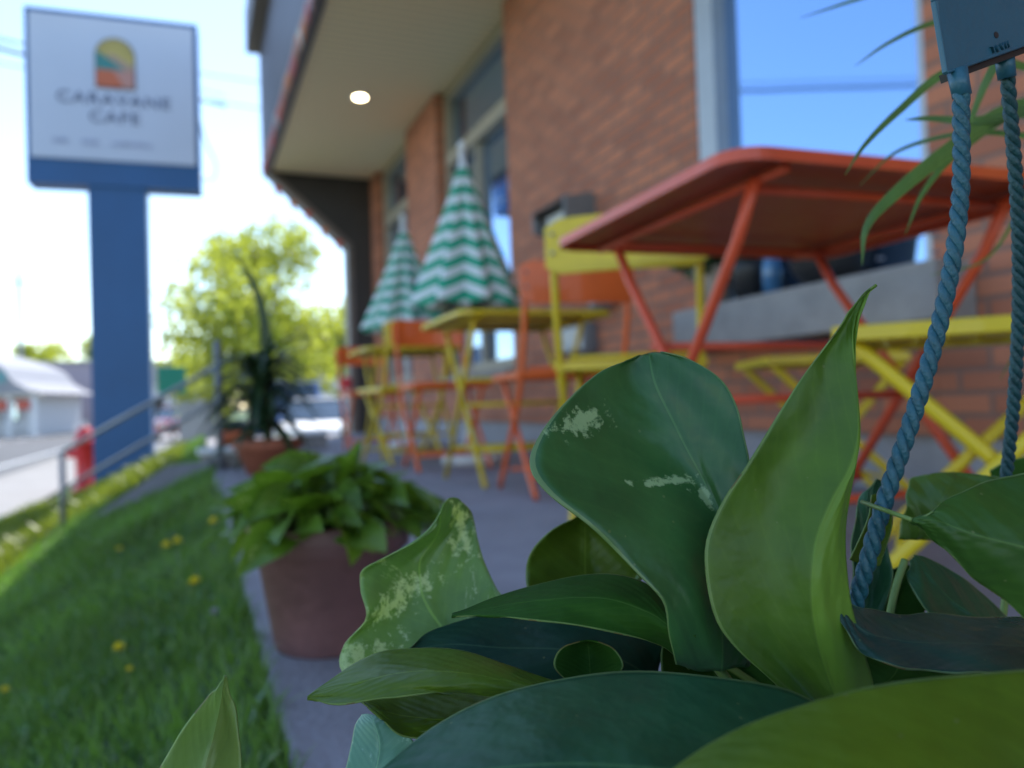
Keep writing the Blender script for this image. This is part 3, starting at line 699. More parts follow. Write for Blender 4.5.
# ------------------------------------------------------------------ pylon sign
PL, PR = at(27, 185, 9.9), at(201, 192, 10.55); PL.z = PR.z = 0
wdir = (PR-PL).normalized(); back = Vector((-wdir.y, wdir.x, 0)); SW = (PR-PL).length
zt = at(30, 3, 9.9).z; zb = at(30, 182, 9.9).z
sg = tag(empty('pylon_sign', (PL.x, PL.y, gz(PL.x, PL.y))), 'tall blue pylon sign with white face reading CARAVANE CAFE', 'sign')
def SP(u, z, o=0): q = PL+wdir*(u*SW)-back*o; return Vector((q.x, q.y, z))
def sbox(u0, u1, z0, z1, o0, o1, name, mt, par=sg, **k):
    return MB().prism([SP(u0, z0, o1), SP(u1, z0, o1), SP(u1, z1, o1), SP(u0, z1, o1)], back*(o1-o0)).build(name, mt, par, world=True, **k)
SH = zt-zb; band = SH*.145
sbox(0, 1, zb, zt, -.36, 0, 'cabinet', M['blue'])
sbox(.025, .975, zb+band, zt-.07, .003, .03, 'face', M['signface'])
pu0, pu1 = (84-30)/168, (144-30)/168
sbox(pu0+.01, pu1-.01, gz(PL.x, PL.y)-.2, zb-.001, -.33, -.03, 'post', M['blue'])
sbox(pu0-.04, pu1+.06, gz(PL.x+.5, PL.y)-.2, gz(PL.x, PL.y)+.10, -.5, .05, 'footing', mat('pale_footing', (.5, .52, .55), .8))
FW, FH = .95*SW, (zt-.07-zb-band)
def fp(u, v, o): return SP(.025+.95*u, zt-.07-v*FH, .032+o)
def fpoly(pts, o, name, mt, par):
    MB().prism([fp(u, v, o) for u, v in pts], back*-.004).build(name, mt, par, world=True)
em = empty('emblem'); em.parent = sg; em.location = (0,0,0)
em2 = None
def arch(u0, u1, v0, v1, n=14):
    uc = (u0+u1)/2; ru = (u1-u0)/2; rv = ru*FW/FH
    return [(u0, v1)]+[(uc-ru*math.cos(math.pi*k/n), v0+rv-rv*math.sin(math.pi*k/n)) for k in range(n+1)]+[(u1, v1)]
bpy.data.objects.remove(em)
U0, U1, V0, V1 = .395, .625, .14, .485
cm = {k: mat('emblem_'+k, c, .5, var=.02) for k, c in dict(navy=(.10,.10,.14), yellow=(.55,.42,.12), teal=(.05,.24,.24), orange=(.60,.14,.06), pink=(.55,.26,.22), tan=(.45,.30,.22), ochre=(.35,.27,.10)).items()}
emb = MB().prism([fp(u, v, 0) for u, v in arch(U0-.008, U1+.008, V0-.01, V1+.008)], back*-.004).build('emblem', cm['navy'], sg, world=True)
def epoly(pts, o, k):
    mb = MB().prism([fp(u, v, o) for u, v in pts], back*-.004); mb.v = [(v[0]-sg.location.x, v[1]-sg.location.y, v[2]-sg.location.z) for v in mb.v]
    mb.build('emblem_field', cm[k], emb)
epoly(arch(U0, U1, V0, V1-.12), .006, 'yellow')
for k in range(9):
    a = math.pi*(k+.5)/9; uc = (U0+U1)/2; ru = (U1-U0)/2; r1, r2 = .55, .97; h_ = .05; vc = V0+ru*FW/FH; rv = ru*FW/FH
    epoly([(uc-ru*r2*math.cos(a-h_), vc-rv*r2*math.sin(a-h_)), (uc-ru*r2*math.cos(a+h_), vc-rv*r2*math.sin(a+h_)), (uc-ru*r1*math.cos(a+h_), vc-rv*r1*math.sin(a+h_)), (uc-ru*r1*math.cos(a-h_), vc-rv*r1*math.sin(a-h_))], .012, 'ochre')
epoly([(U0, .24), (.45, .27), (.52, .32), (.57, .36), (.52, .37), (U0, .37)], .018, 'teal')
epoly([(.45, .25), (.50, .25), (.56, .29), (U1, .33), (U1, .37), (.57, .36), (.52, .32)], .018, 'tan')
epoly([(U0, .365), (.50, .365), (.53, .42), (.56, V1), (U0, V1)], .022, 'orange')
epoly([(.50, .365), (U1, .365), (U1, V1), (.56, V1), (.53, .42)], .022, 'pink')
M['ink'] = mat('sign_ink', (.10, .13, .26), .5)
def text3d(s, size, o3, xdir, ydir, mt, par, name='lettering', ext=.004, sx=1.0, spacing=1.0):
    c = bpy.data.curves.new(name, 'FONT'); c.body = s; c.size = size; c.extrude = ext; c.align_x = 'CENTER'; c.align_y = 'CENTER'; c.space_character = spacing
    c.materials.append(mt); o = bpy.data.objects.new(name, c); col.objects.link(o)
    x = Vector(xdir).normalized(); y = Vector(ydir).normalized(); z = x.cross(y)
    mm = Matrix((x*sx, y, z)).transposed().to_4x4(); mm.translation = Vector(o3)
    if par is not None: mm = Matrix.Translation(-par.location) @ mm
    dg = bpy.context.evaluated_depsgraph_get(); me = bpy.data.meshes.new_from_object(o.evaluated_get(dg)); bpy.data.objects.remove(o)
    o = bpy.data.objects.new(name, me); col.objects.link(o); o.parent = par
    me.transform(mm)
    return o
text3d('CARAVANE', FH*.115, fp(.5, .575, .006), wdir, (0,0,1), M['ink'], sg, sx=1.12, spacing=1.12)
text3d('CAFE', FH*.115, fp(.5, .70, .006), wdir, (0,0,1), M['ink'], sg, sx=1.12, spacing=1.12)
M['ink2'] = mat('sign_small_ink', (.36, .39, .56), .5)
b = MB(); rd = random.Random(9); u = .13
for n_ in (5, 5, 12):
    for k in range(n_):
        hh = rd.choice((.022, .03, .03)); ww = rd.uniform(.010, .018)
        b.prism([fp(u, .895+.0, .004), fp(u+ww, .895, .004), fp(u+ww, .895-hh, .004), fp(u, .895-hh, .004)], back*-.004); u += ww+.007
    u += .075
b.build('small_print', M['ink2'], sg, world=True)
# loose cable at the sign's right edge
tag(MB().tube(crv([SP(1.0, zb+1.0, .05), SP(1.03, zb+.7, .05), SP(1.10, zb+.35, .05), SP(1.07, zb+.12, .05), SP(1.0, zb+.2, .05)], 20), .012, 6).build('cable', M['frame'], smooth=True), 'thin loose cable hanging from the edge of the blue sign', 'cable')

# hydrant
hp = at(86, 482, 12.2); hz = gz(hp.x, hp.y)-.02
hy = tag(empty('fire_hydrant', (hp.x, hp.y, hz+.05)), 'red fire hydrant beside the blue sign post', 'hydrant'); hy.scale = (1.2, 1.2, 1.35)
MB().lathe([(.17, 0), (.17, .05), (.12, .06), (.12, .55), (.15, .56), (.15, .60), (.12, .61), (.11, .68), (.06, .76), (0, .78)], 24).build('barrel', M['lamp_red'], hy, smooth=True)
for s in (-1, 1): MB().tube([(0, 0, .46), (s*.21, 0, .46)], .055, 14).build('nozzle', M['lamp_red'], hy, smooth=True)
MB().lathe([(.03, .77), (.03, .83), (0, .83)], 6).build('cap_nut', M['white'], hy)

# ------------------------------------------------------------------ trees
M['tree_leaf'] = simple_leaf_mat('tree_leaf', (.27, .30, .07), .6, var=.3, scale=1.2, tcol=(1.9, 1.9, .8))
M['tree_leaf2'] = simple_leaf_mat('dark_tree_leaf', (.055, .10, .03), .35, var=.35, scale=1.0, tcol=(1.8, 1.8, .5))
def tree(p, h_, rad, n, size, lm, label, cat='tree', name='tree', seed=1, group=None, low=.3, trunk=.12):
    rd = random.Random(seed); p = Vector(p); t = tag(empty(name, p), label, cat, group)
    tb = MB(); tb.tube(crv([p, p+Vector((rd.uniform(-.1,.1), 0, h_*.3)), p+Vector((rd.uniform(-.2,.2), rd.uniform(-.2,.2), h_*.75))], 10), trunk, 10, rr=[trunk*(1-.075*i) for i in range(11)])
    cl = []
    for i in range(18):
        a = rd.uniform(0, 6.283); rr = rad*rd.uniform(.25, .95); z = h_*rd.uniform(low, .97)
        k = (z/h_-.6)/.45; rr *= max(.25, 1-k*k)
        c = p+Vector((math.cos(a)*rr, math.sin(a)*rr, z)); cl.append((c, rad*rd.uniform(.22, .42)))
        s0 = p+Vector((0, 0, h_*rd.uniform(.2, .6)*z/h_))
        tb.tube(crv([s0, (s0+c)/2+Vector((0, 0, .1)), c], 6), .03, 6, rr=[trunk*.4*(1-.13*k_) for k_ in range(7)])
    tb.build('trunk', M['bark'], t, smooth=True, world=True)
    b = MB()
    for i in range(n):
        c, r_ = cl[rd.randrange(len(cl))]
        d = Vector((rd.gauss(0, 1), rd.gauss(0, 1), rd.gauss(0, .8))); d = d.normalized()*r_*rd.random()**.4
        q = c+d; a = Vector((rd.gauss(0,1), rd.gauss(0,1), rd.gauss(0,1)-.4)).normalized(); s_ = a.cross(Vector((rd.gauss(0,1), rd.gauss(0,1), rd.gauss(0,1)))).normalized()
        l = size*rd.uniform(.6, 1.4); b.add([q, q+a*l*.5+s_*l*.33, q+a*l, q+a*l*.5-s_*l*.33], [(0,1,2,3)])
    b.build('crown', lm, t, world=True)
    return t
tq = at(262, 430, 25); tree((tq.x, tq.y, -.87), 6.75, 4.5, 11000, .23, M['tree_leaf'], 'sunlit yellow green leafy tree behind the tall potted palm', seed=12, low=.36, trunk=.16)
t2 = at(205, 430, 30); tree((t2.x, t2.y, -.87), 3.4, 1.5, 2600, .2, M['tree_leaf'], 'small pale green tree left of the larger yellow green tree', seed=21, low=.15, trunk=.07)
for i, (x, d, h_, r_, lb) in enumerate(((38, 75, 8.2, 3.4, 'distant green tree above the white house roof'), (66, 82, 8.4, 3.6, 'distant green tree over the purple grey building'), (90, 78, 8.6, 3.6, 'distant green tree just left of the blue sign post'), (190, 90, 8, 5, 'distant green tree between the sign post and the yellow green tree'), (330, 60, 6.5, 3.4, 'far green tree behind the white parked car'), (283, 70, 6.5, 3.6, 'far green tree behind the blue and white van'))):
    p = at(x, 430, d); tree((p.x, p.y, -.9), h_, r_, 2200, .45, M['tree_leaf'] if i < 3 else M['tree_leaf2'], lb, seed=30+i, group='distant trees', low=.25, trunk=.2)

# ------------------------------------------------------------------ far buildings
def face_frame(x, d):
    return at(x, 440, d)
M['siding'] = mat('white_siding', (.72, .72, .74), .6, var=.04, scale=.5); M['roofgrey'] = mat('grey_shingle', (.30, .30, .33), .8, var=.1, scale=2)
hq = at(-16, 440, 48); gzv = -.9
hs = tag(empty('house', (hq.x, hq.y, gzv)), 'white house with flared grey roof and columned porch across the street', 'house')
hs.rotation_euler = (0, 0, R(-14))
MB().box((-4, 0, 0), (2.6, 8, 2.75)).build('wall', M['siding'], hs)
b = MB()  # flared mansard-like gable
prof = [(-4.6, 2.7), (4.0, 2.7), (3.0, 2.95), (2.1, 3.5), (1.5, 4.4), (.3, 5.0), (-1.6, 5.6), (-4.6, 5.6)]
b.prism([(x, -.9, z) for x, z in prof], (0, 9.2, 0)); b.build('roof', M['roofgrey'], hs)
MB().box((-4.7, -1.6, 2.52), (3.9, -.92, 2.69)).build('porch_roof', mat('porch_beige', (.60, .52, .42), .6), hs)
for x in (-4, -2.4, -.8, .7, 2.1, 3.5): MB().box((x-.13, -1.5, 0), (x+.13, -1.24, 2.52)).build('column', M['white'], hs)
MB().box((-4, -1.45, .75), (3.5, -1.38, .85)).build('porch_rail', M['white'], hs)
for x in (-3, .0, 1.6):
    wv_ = MB().box((x-.45, -.05, 1.0), (x+.45, -.003, 2.2)).build('window', M['black'], hs); MB().box((x-.38, -.06, 1.06), (x+.38, -.052, 2.14)).build('pane', M['glass'], wv_)
MB().box((1.25, -1.0, 3.4), (1.75, -.901, 4.1)).build('window', mat('teal_pane', (.10, .30, .34), .3), hs)
for x in (.2, 1.3, 2.6): MB().box((x, -1.62, 1.7), (x+.8, -1.6, 2.3)).build('banner', mat('red_banner', (.55, .12, .08), .7), hs)
bq = at(88, 440, 60)
bb_ = tag(empty('warehouse', (bq.x, bq.y, gzv)), 'plain purple grey building beside the white house', 'building')
MB().box((-3, 0, 0), (6, 8, 5.2)).build('wall', mat('mauve_wall', (.36, .32, .38), .8), bb_); MB().box((-3.2, -.2, 5.2), (6.2, 8.2, 5.45)).build('roof', M['roofgrey'], bb_)
for x in (-1.5, 1.5): MB().box((x-.6, -.04, 1.6), (x+.6, -.003, 2.8)).build('window', M['black'], bb_)
bq = at(172, 440, 48)
bb_ = tag(empty('shop_building', (bq.x, bq.y, gzv)), 'pale low shop building behind the green road sign', 'building')
MB().box((-1.8, 0, 0), (2.2, 6, 3.0)).build('wall', mat('pale_wall', (.55, .53, .54), .8), bb_); MB().box((-1.9, -.1, 3.0), (2.3, 6.1, 3.2)).build('roof', M['roofgrey'], bb_)
for x in (-.9, .9): MB().box((x-.5, -.04, .9), (x+.5, -.003, 2.1)).build('window', M['black'], bb_)
bq = at(320, 440, 52)
bb_ = tag(empty('shop_building', (bq.x, bq.y, gzv)), 'white walled building behind the parked white car', 'building')
MB().box((-4, 0, 0), (5, 8, 3.4)).build('wall', mat('white_wall', (.6, .58, .56), .8), bb_); MB().box((-4.2, -.2, 3.4), (5.2, 8.2, 3.7)).build('roof', mat('dark_roof', (.1, .09, .09), .8), bb_)
for x in (-2.6, -.6, 1.6): MB().box((x-.6, -.04, .8), (x+.6, -.003, 2.3)).build('window', M['black'], bb_)

# road sign
q = at(172, 392, 14); rs = tag(empty('road_sign', (q.x, q.y, -.88)), 'green rectangular road sign on a thin post', 'sign')
zc = at(172, 380, 14).z+.88
MB().tube([(0, .05, 0), (0, .05, zc+.2)], .025, 8).build('post', M['steel'], rs, smooth=True)
MB().box((-.24, -.02, zc-.24), (.24, .02, zc+.24)).build('panel', M['green_sign'], rs)
q = at(197, 430, 15); rs = tag(empty('sign_board', (q.x, q.y, -.88)), 'grey panel board standing left of the handrail post', 'sign')
MB().box((-.32, 0, .35), (.32, .06, 1.42)).build('panel', mat('grey_panel', (.36, .37, .40), .6), rs)
for x in (-.26, .26): MB().box((x-.02, .061, 0), (x+.02, .1, 1.4)).build('leg', M['steel'], rs)
# utility pole and wires
q = at(22, 440, 60); upz = at(22, 270, 60).z
ut = tag(empty('utility_pole', (q.x, q.y, -.9)), 'thin grey utility pole behind the white house', 'utility pole')
MB().tube([(0, 0, 0), (0, 0, upz+.9)], .16, 8).build('pole', M['roofgrey'], ut, smooth=True); MB().box((-1.1, -.07, upz-.1), (1.1, .07, upz+.05)).build('crossarm', M['roofgrey'], ut)
wm = mat('wire', (.10, .14, .2), .5)
for i, (a, c, lb) in enumerate(((at(-300, 2, 26), at(620, 160, 30), 'upper overhead wire crossing the sky behind the sign'), (at(-300, -16, 26), at(620, 128, 30), 'lower overhead wire crossing the sky behind the sign'))):
    tag(MB().tube([a+(c-a)*(k/20)-Vector((0, 0, 1.0*4*(k/20)*(1-k/20)*.4)) for k in range(21)], .022, 5).build('overhead_wire', wm, smooth=True), lb, 'wire', 'overhead wires')
def mir(p): return Vector((2*2.36-p.x, p.y, p.z))
for i, (ya, yb) in enumerate(((92, 86), (84, 79))):
    a, c = mir(at(700, ya+1, 40)), mir(at(1000, yb-3, 40)); dd = (c-a)
    tag(MB().tube([a-dd*1.5, c+dd*1.5], .09 if i == 0 else .03, 6).build('overhead_cable', wm), ('thick' if i == 0 else 'thin')+' overhead cable across the street, reflected in the near window', 'wire', 'cables across the street')

# pole with red lamp near patio end
q = at(343, 440, 9.0); pl = tag(empty('signal_post', (q.x, q.y, -.05)), 'slim dark post with a red lamp beyond the patio tables', 'post')
MB().tube([(0, 0, -.1), (0, 0, at(343, 338, 9).z+.05)], .022, 10).build('pole', M['black'], pl, smooth=True)
MB().lathe([(0, 0), (.05, .02), (.06, .08), (.05, .14), (0, .16)], 16, (.06, -.03, at(347, 386, 9).z)).build('lamp', M['lamp_red'], pl, smooth=True)

# ------------------------------------------------------------------ vehicles
def car(p, rz, body, label, L_=4.4, W_=1.78, Hh=1.46, van=False, name='parked_car'):
    t = tag(empty(name, p, R(rz)), label, 'van' if van else 'car')
    hw = W_/2
    if van: pr = [(-L_/2, .35), (L_/2, .35), (L_/2, .95), (L_/2-.35, 1.15), (L_/2-1.0, 1.95), (-L_/2+.05, 2.05)]
    else: pr = [(-L_/2, .30), (L_/2, .30), (L_/2, .62), (L_/2-.12, .82), (L_/2-1.05, .93), (-L_/2+.75, .96), (-L_/2+.05, .9)]
    MB().prism([(-hw, y, z) for y, z in pr], (W_, 0, 0)).build('body', body, t, bevel=.06)
    if not van:
        lo = [(-hw+.04, L_/2-1.1, .935), (hw-.04, L_/2-1.1, .935), (hw-.04, -L_/2+.45, .955), (-hw+.04, -L_/2+.45, .955)]
        hi = [(-hw+.25, L_/2-1.85, 1.38), (hw-.25, L_/2-1.85, 1.38), (hw-.25, -L_/2+1.05, 1.40), (-hw+.25, -L_/2+1.05, 1.40)]
        MB().add(lo+hi, [(0,1,5,4), (1,2,6,5), (2,3,7,6), (3,0,4,7), (4,5,6,7), (3,2,1,0)]).build('glasshouse', M['carglass'], t, bevel=.03)
        MB().prism([(-hw+.24, L_/2-1.83, 1.385), (hw-.24, L_/2-1.83, 1.385), (hw-.24, -L_/2+1.03, 1.405), (-hw+.24, -L_/2+1.03, 1.405)], (0, 0, .05)).build('roof', body, t, bevel=.02)
    else:
        MB().add([(-hw+.1, L_/2-.36, 1.17), (hw-.1, L_/2-.36, 1.17), (hw-.15, L_/2-.96, 1.88), (-hw+.15, L_/2-.96, 1.88)], [(0,1,2,3)]).build('windscreen', M['carglass'], t, solid=.02)
    for sx_ in (-1, 1):
        for sy in (-1, 1):
            x0 = sx_*(hw-.19); wl_ = MB().tube([(x0, sy*(L_/2-.85), .33), (x0+sx_*.2, sy*(L_/2-.85), .33)], .33, 24).build('wheel', M['black'], t, bevel=.02)
            MB().tube([(x0+sx_*.2, sy*(L_/2-.85), .33), (x0+sx_*.21, sy*(L_/2-.85), .33)], .2, 16).build('rim', M['steel'], wl_)
        MB().box((sx_*hw*.72-.17, L_/2-.02, .62 if not van else .7), (sx_*hw*.72+.17, L_/2+.03, .78 if not van else .9)).build('headlight', M['chrome'], t, bevel=.02)
    MB().box((-.5, L_/2-.01, .38), (.5, L_/2+.02, .56)).build('grille', M['black'], t)
    MB().box((-hw, L_/2-1.3, .98), (-hw-.14, L_/2-1.18, 1.1)).build('mirror', M['black'], t); MB().box((hw, L_/2-1.3, .98), (hw+.14, L_/2-1.18, 1.1)).build('mirror', M['black'], t)
    return t
M['carglass'] = mat('car_glass', (.03, .06, .09), .08, var=.0, coat=1); M['chrome'] = mat('chrome', (.85, .85, .85), .12, metal=1, var=0)
M['carwhite'] = mat('car_white', (.85, .86, .88), .4, var=.02); M['vanblue'] = mat('van_blue', (.10, .18, .42), .3, var=.05, coat=1)
q = at(324, 440, 17.5); car((q.x, q.y, -.87), 168, M['carwhite'], 'white parked car beyond the end of the patio', name='parked_car')
q = at(288, 440, 23); car((q.x, q.y, -.87), 175, M['vanblue'], 'blue van parked left of the white car', L_=4.8, van=True, name='parked_van')
q = at(362, 440, 27); car((q.x, q.y, -.87), 150, M['carwhite'], 'white car partly hidden behind the dark wing wall')
q = at(178, 440, 34); car((q.x, q.y, -.84), 182, mat('car_red', (.4, .05, .06), .3, coat=1), 'red car far down the street beside the pale shop')

# dandelions and clover heads
M['dandelion'] = mat('dandelion_yellow', (.88, .74, .02), .7); M['clock'] = mat('seed_head', (.42, .44, .44), .9)
dl = [(117, 650, .015), (193, 584, .018), (165, 547, .02), (176, 543, .02), (118, 550, .016), (3, 692, .012), (212, 523, .02), (127, 671, .008)]
def flower(x, y, r_, mt, label, group):
    for it in range(60):
        pass
    v = f+rt*((x-512)/F)-up*((y-384)/F); t = .3
    while True:
        p = CAM+v*t
        if p.z < gz(p.x, p.y)+.045 or t > 12: break
        t += .01
    z0 = gz(p.x, p.y); o = tag(empty('dandelion', (p.x, p.y, z0)), label, 'flower', group)
    MB().tube([(0, 0, 0), (.003, .002, p.z-z0)], .0018, 5).build('stem', M['stem'], o)
    b = MB(); rd = random.Random(int(x)); h_ = p.z-z0
    for i in range(70):
        a = rd.uniform(0, 6.283); e = rd.uniform(.1, 1.4); l = .8*r_*rd.uniform(.7, 1.1)
        d = Vector((math.cos(a)*math.cos(e), math.sin(a)*math.cos(e), math.sin(e))); s_ = d.cross(Vector((0, 0, 1))).normalized()*r_*.16; c = Vector((.003, .002, h_))
        b.add([c-s_*.4, c+s_*.4, c+d*l+s_, c+d*l-s_], [(0,1,2,3)])
    b.build('petals', mt, o)
lbs = ['yellow dandelion alone in the middle of the shaded lawn', 'yellow dandelion in the lawn near the slab edge', 'yellow dandelion, lower of a touching pair in the lawn', 'yellow dandelion, upper of a touching pair in the lawn', 'small yellow dandelion in the lawn near the rail post', 'yellow dandelion at the left edge of the lawn', 'yellow dandelion beside the leaves of the mauve pot', 'small orange flower just below the lone dandelion']
for (x, y, r_), lb in zip(dl, lbs): flower(x, y, r_, M['dandelion'], lb, 'flowers in the lawn')
flower(212, 614, .012, M['clock'], 'white dandelion seed head in the lawn near the slab', 'flowers in the lawn')

# ------------------------------------------------------------------ hanging basket with pothos (the subject)
hb = tag(empty('hanging_pothos', at(830, 768, .30)), 'variegated pothos in a hanging basket with teal ropes, nearest the camera', 'plant')
def row(*pts): return pts
def leaf(rows, mt, nU=28, nV=44, ruff=0.0, seed=0, thick=.0005, label=None):
    """rows: list from base to tip; each a list of (px, py, depth) from one edge to the other"""
    rows3 = [[at(*p) for p in r_] for r_ in rows]
    cols = len(rows3[0])
    lines = [crv([r_[c] for r_ in rows3], nV) for c in range(cols)]
    rd = random.Random(seed); ph = [rd.uniform(0, 6.28) for _ in range(6)]
    vs = []; uv = []
    for j in range(nV+1):
        cr_ = crv([ln[j] for ln in lines], nU)
        wd_ = (cr_[-1]-cr_[0]).length
        for i, p in enumerate(cr_):
            s = i/nU; t = j/nV
            e = abs(s-.5)*2
            off = ruff*(.6*math.sin(t*9+ph[0]+s*2)*e**3+.35*math.sin(t*21+ph[1])*e**5+.22*math.sin(s*11+ph[2]+t*5)*math.sin(math.pi*t)+.14*math.sin(s*19+t*23+ph[3]))
            off += -.0007*math.exp(-((s-.5)/.02)**2) if wd_ > .02 else 0
            vs.append(p+f*off); uv.append((s, t))
    n = nU+1
    fs = [(j*n+i, j*n+i+1, (j+1)*n+i+1, (j+1)*n+i) for j in range(nV) for i in range(nU)]
    b = MB(); b.v = [tuple(v) for v in vs]; b.f = fs; b.uv = uv
    o = b.build('leaf', mt, hb, smooth=True, world=True, solid=thick)
    if label: o['label'] = label
    return o
LM = {
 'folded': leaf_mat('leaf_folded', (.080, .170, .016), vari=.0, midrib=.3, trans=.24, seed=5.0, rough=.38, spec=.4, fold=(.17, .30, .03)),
 'night': leaf_mat('leaf_night', (.014, .055, .035), spec=.1, vari=.0, trans=.05, seed=17.0, rough=.45),
 'teal': leaf_mat('leaf_teal', (.020, .088, .038), spec=.3, vari=.02, trans=.14, seed=1.0, rough=.33),
 'big': leaf_mat('leaf_big', (.034, .122, .034), vari=.12, vfreq=1.0, spots=((.11,.73,.10,.045),(.43,.48,.07,.030),(.33,.52,.14,.016)), vc=(.42, .55, .28), trans=.16, seed=3.3, rough=.33, spec=.5),
 'mid': leaf_mat('leaf_mid', (.075, .155, .020), vari=.0, midrib=.12, trans=.22, seed=5.0, rough=.36),
 'deep': leaf_mat('leaf_deep', (.035, .10, .015), vari=0, trans=.1, seed=31.0, rough=.4, spec=.3),
 'pointed': leaf_mat('leaf_pointed', (.20, .34, .17), fold=(.16, .22, .04), vari=.35, vc=(.5, .6, .35), trans=.3, seed=32.0, rough=.35, midrib=.3),
 'bright': leaf_mat('leaf_bright', (.095, .175, .008), vari=.0, trans=.32, seed=6.0, rough=.4),
 'dark': leaf_mat('leaf_dark', (.024, .080, .012), spec=.06, vari=.0, trans=.12, seed=7.0, rough=.55),
 'vari': leaf_mat('leaf_variegated', (.17, .32, .10), vari=.52, vfreq=.6, spots=((.70,.42,.42,.085),(.12,.70,.14,.36),(.95,.2,.2,.16)), vc=(.66, .74, .50), trans=.3, seed=8.0, rough=.3),
 'olive': leaf_mat('leaf_olive', (.080, .150, .012), vari=.22, vc=(.40, .48, .12), trans=.2, seed=9.0, rough=.36, spec=.3),
 'pale': leaf_mat('leaf_pale', (.12, .30, .22), vari=.5, vc=(.4, .6, .5), trans=.2, seed=10.0, rough=.3),
 'slate': leaf_mat('leaf_slate', (.022, .070, .055), spec=.2, vari=.22, vc=(.2, .28, .2), trans=.08, seed=11.0, rough=.25),
}
# big central leaf
leaf([row((676,664,.262),(704,672,.264),(736,668,.268),(752,668,.272)),
      row((670,636,.256),(704,650,.262),(738,645,.270),(756,640,.276)),
      row((664,602,.254),(706,612,.264),(736,605,.272),(760,600,.276)),
      row((636,572,.254),(707,570,.270),(730,560,.275),(757,558,.276)),
      row((592,528,.257),(706,528,.277),(728,520,.280),(753,515,.276)),
      row((548,492,.262),(684,488,.286),(716,480,.286),(751,475,.278)),
      row((530,464,.268),(660,455,.294),(704,444,.292),(747,440,.282)),
      row((540,434,.276),(645,425,.298),(690,408,.298),(740,408,.286)),
      row((566,402,.286),(632,392,.303),(676,378,.303),(722,380,.294)),
      row((600,372,.298),(636,364,.308),(662,356,.308),(692,361,.304)),
      row((637,357,.306),(645,354,.310),(655,352,.310),(664,353,.309))], LM['big'], ruff=.0035, seed=2, label='large heart shaped leaf with cream patches')
# tall pointed leaf with folded edge
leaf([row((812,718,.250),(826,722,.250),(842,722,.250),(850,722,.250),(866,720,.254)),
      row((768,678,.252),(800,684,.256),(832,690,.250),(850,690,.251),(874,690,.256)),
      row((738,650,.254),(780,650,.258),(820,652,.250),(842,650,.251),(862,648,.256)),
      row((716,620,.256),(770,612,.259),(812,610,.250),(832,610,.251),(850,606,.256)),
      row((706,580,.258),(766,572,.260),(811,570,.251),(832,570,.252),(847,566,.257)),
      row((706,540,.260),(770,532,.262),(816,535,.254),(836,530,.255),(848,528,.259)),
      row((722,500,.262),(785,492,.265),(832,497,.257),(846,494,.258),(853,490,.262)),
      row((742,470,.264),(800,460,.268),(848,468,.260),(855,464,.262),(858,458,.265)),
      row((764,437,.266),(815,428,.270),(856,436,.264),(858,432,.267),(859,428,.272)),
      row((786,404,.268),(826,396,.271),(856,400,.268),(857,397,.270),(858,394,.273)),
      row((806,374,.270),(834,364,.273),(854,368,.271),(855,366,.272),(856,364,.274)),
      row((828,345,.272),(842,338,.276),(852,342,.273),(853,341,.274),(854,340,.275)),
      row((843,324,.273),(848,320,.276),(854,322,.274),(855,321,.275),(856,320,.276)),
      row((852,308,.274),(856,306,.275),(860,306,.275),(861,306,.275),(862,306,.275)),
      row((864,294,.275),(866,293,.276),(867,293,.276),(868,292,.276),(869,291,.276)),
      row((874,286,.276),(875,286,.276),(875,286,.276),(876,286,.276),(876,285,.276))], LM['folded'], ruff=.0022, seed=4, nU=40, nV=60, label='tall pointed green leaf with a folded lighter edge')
# rounded yellow-green leaf behind
leaf([row((560,640,.34),(600,645,.34),(640,640,.34)), row((533,600,.338),(585,600,.345),(640,600,.34)), row((526,575,.336),(585,570,.348),(640,575,.34)),
      row((533,550,.336),(585,545,.350),(636,550,.34)), row((552,530,.338),(585,527,.350),(622,532,.342)), row((575,518,.342),(585,516,.346),(597,518,.345))], LM['olive'], ruff=.003, seed=5)
# dark horizontal leaf, tip left
leaf([row((690,600,.27),(695,635,.262),(690,670,.27)), row((668,602,.276),(672,628,.262),(668,650,.272)), row((645,584,.284),(648,612,.268),(645,640,.27)), row((615,576,.292),(612,600,.272),(608,631,.266)), row((575,577,.298),(570,598,.276),(565,623,.266)),
      row((530,586,.300),(528,602,.280),(524,619,.270)), row((495,598,.298),(494,608,.284),(492,618,.276)), row((468,609,.292),(468,613,.287),(468,617,.284)), row((452,616,.288),(452,616.5,.288),(452,617,.288))], LM['dark'], ruff=.0025, seed=6, label='dark narrow leaf pointing sideways')
# variegated twisted leaf
leaf([row((520,640,.33),(500,665,.325),(470,690,.32)), row((512,603,.335),(460,650,.33),(400,690,.315)), row((498,588,.345),(440,625,.335),(345,672,.312)), row((484,560,.352),(425,600,.342),(342,648,.314)),
      row((478,538,.357),(420,580,.346),(366,618,.318)), row((474,522,.358),(420,560,.348),(360,590,.322)), row((468,510,.358),(430,545,.349),(362,570,.325)), row((462,502,.356),(438,530,.345),(384,556,.33)), row((456,498,.352),(440,515,.34),(420,540,.332)), row((449,497,.348),(442,506,.336),(436,528,.334))], LM['vari'], ruff=.004, seed=7, label='twisted leaf with broad cream streaks')
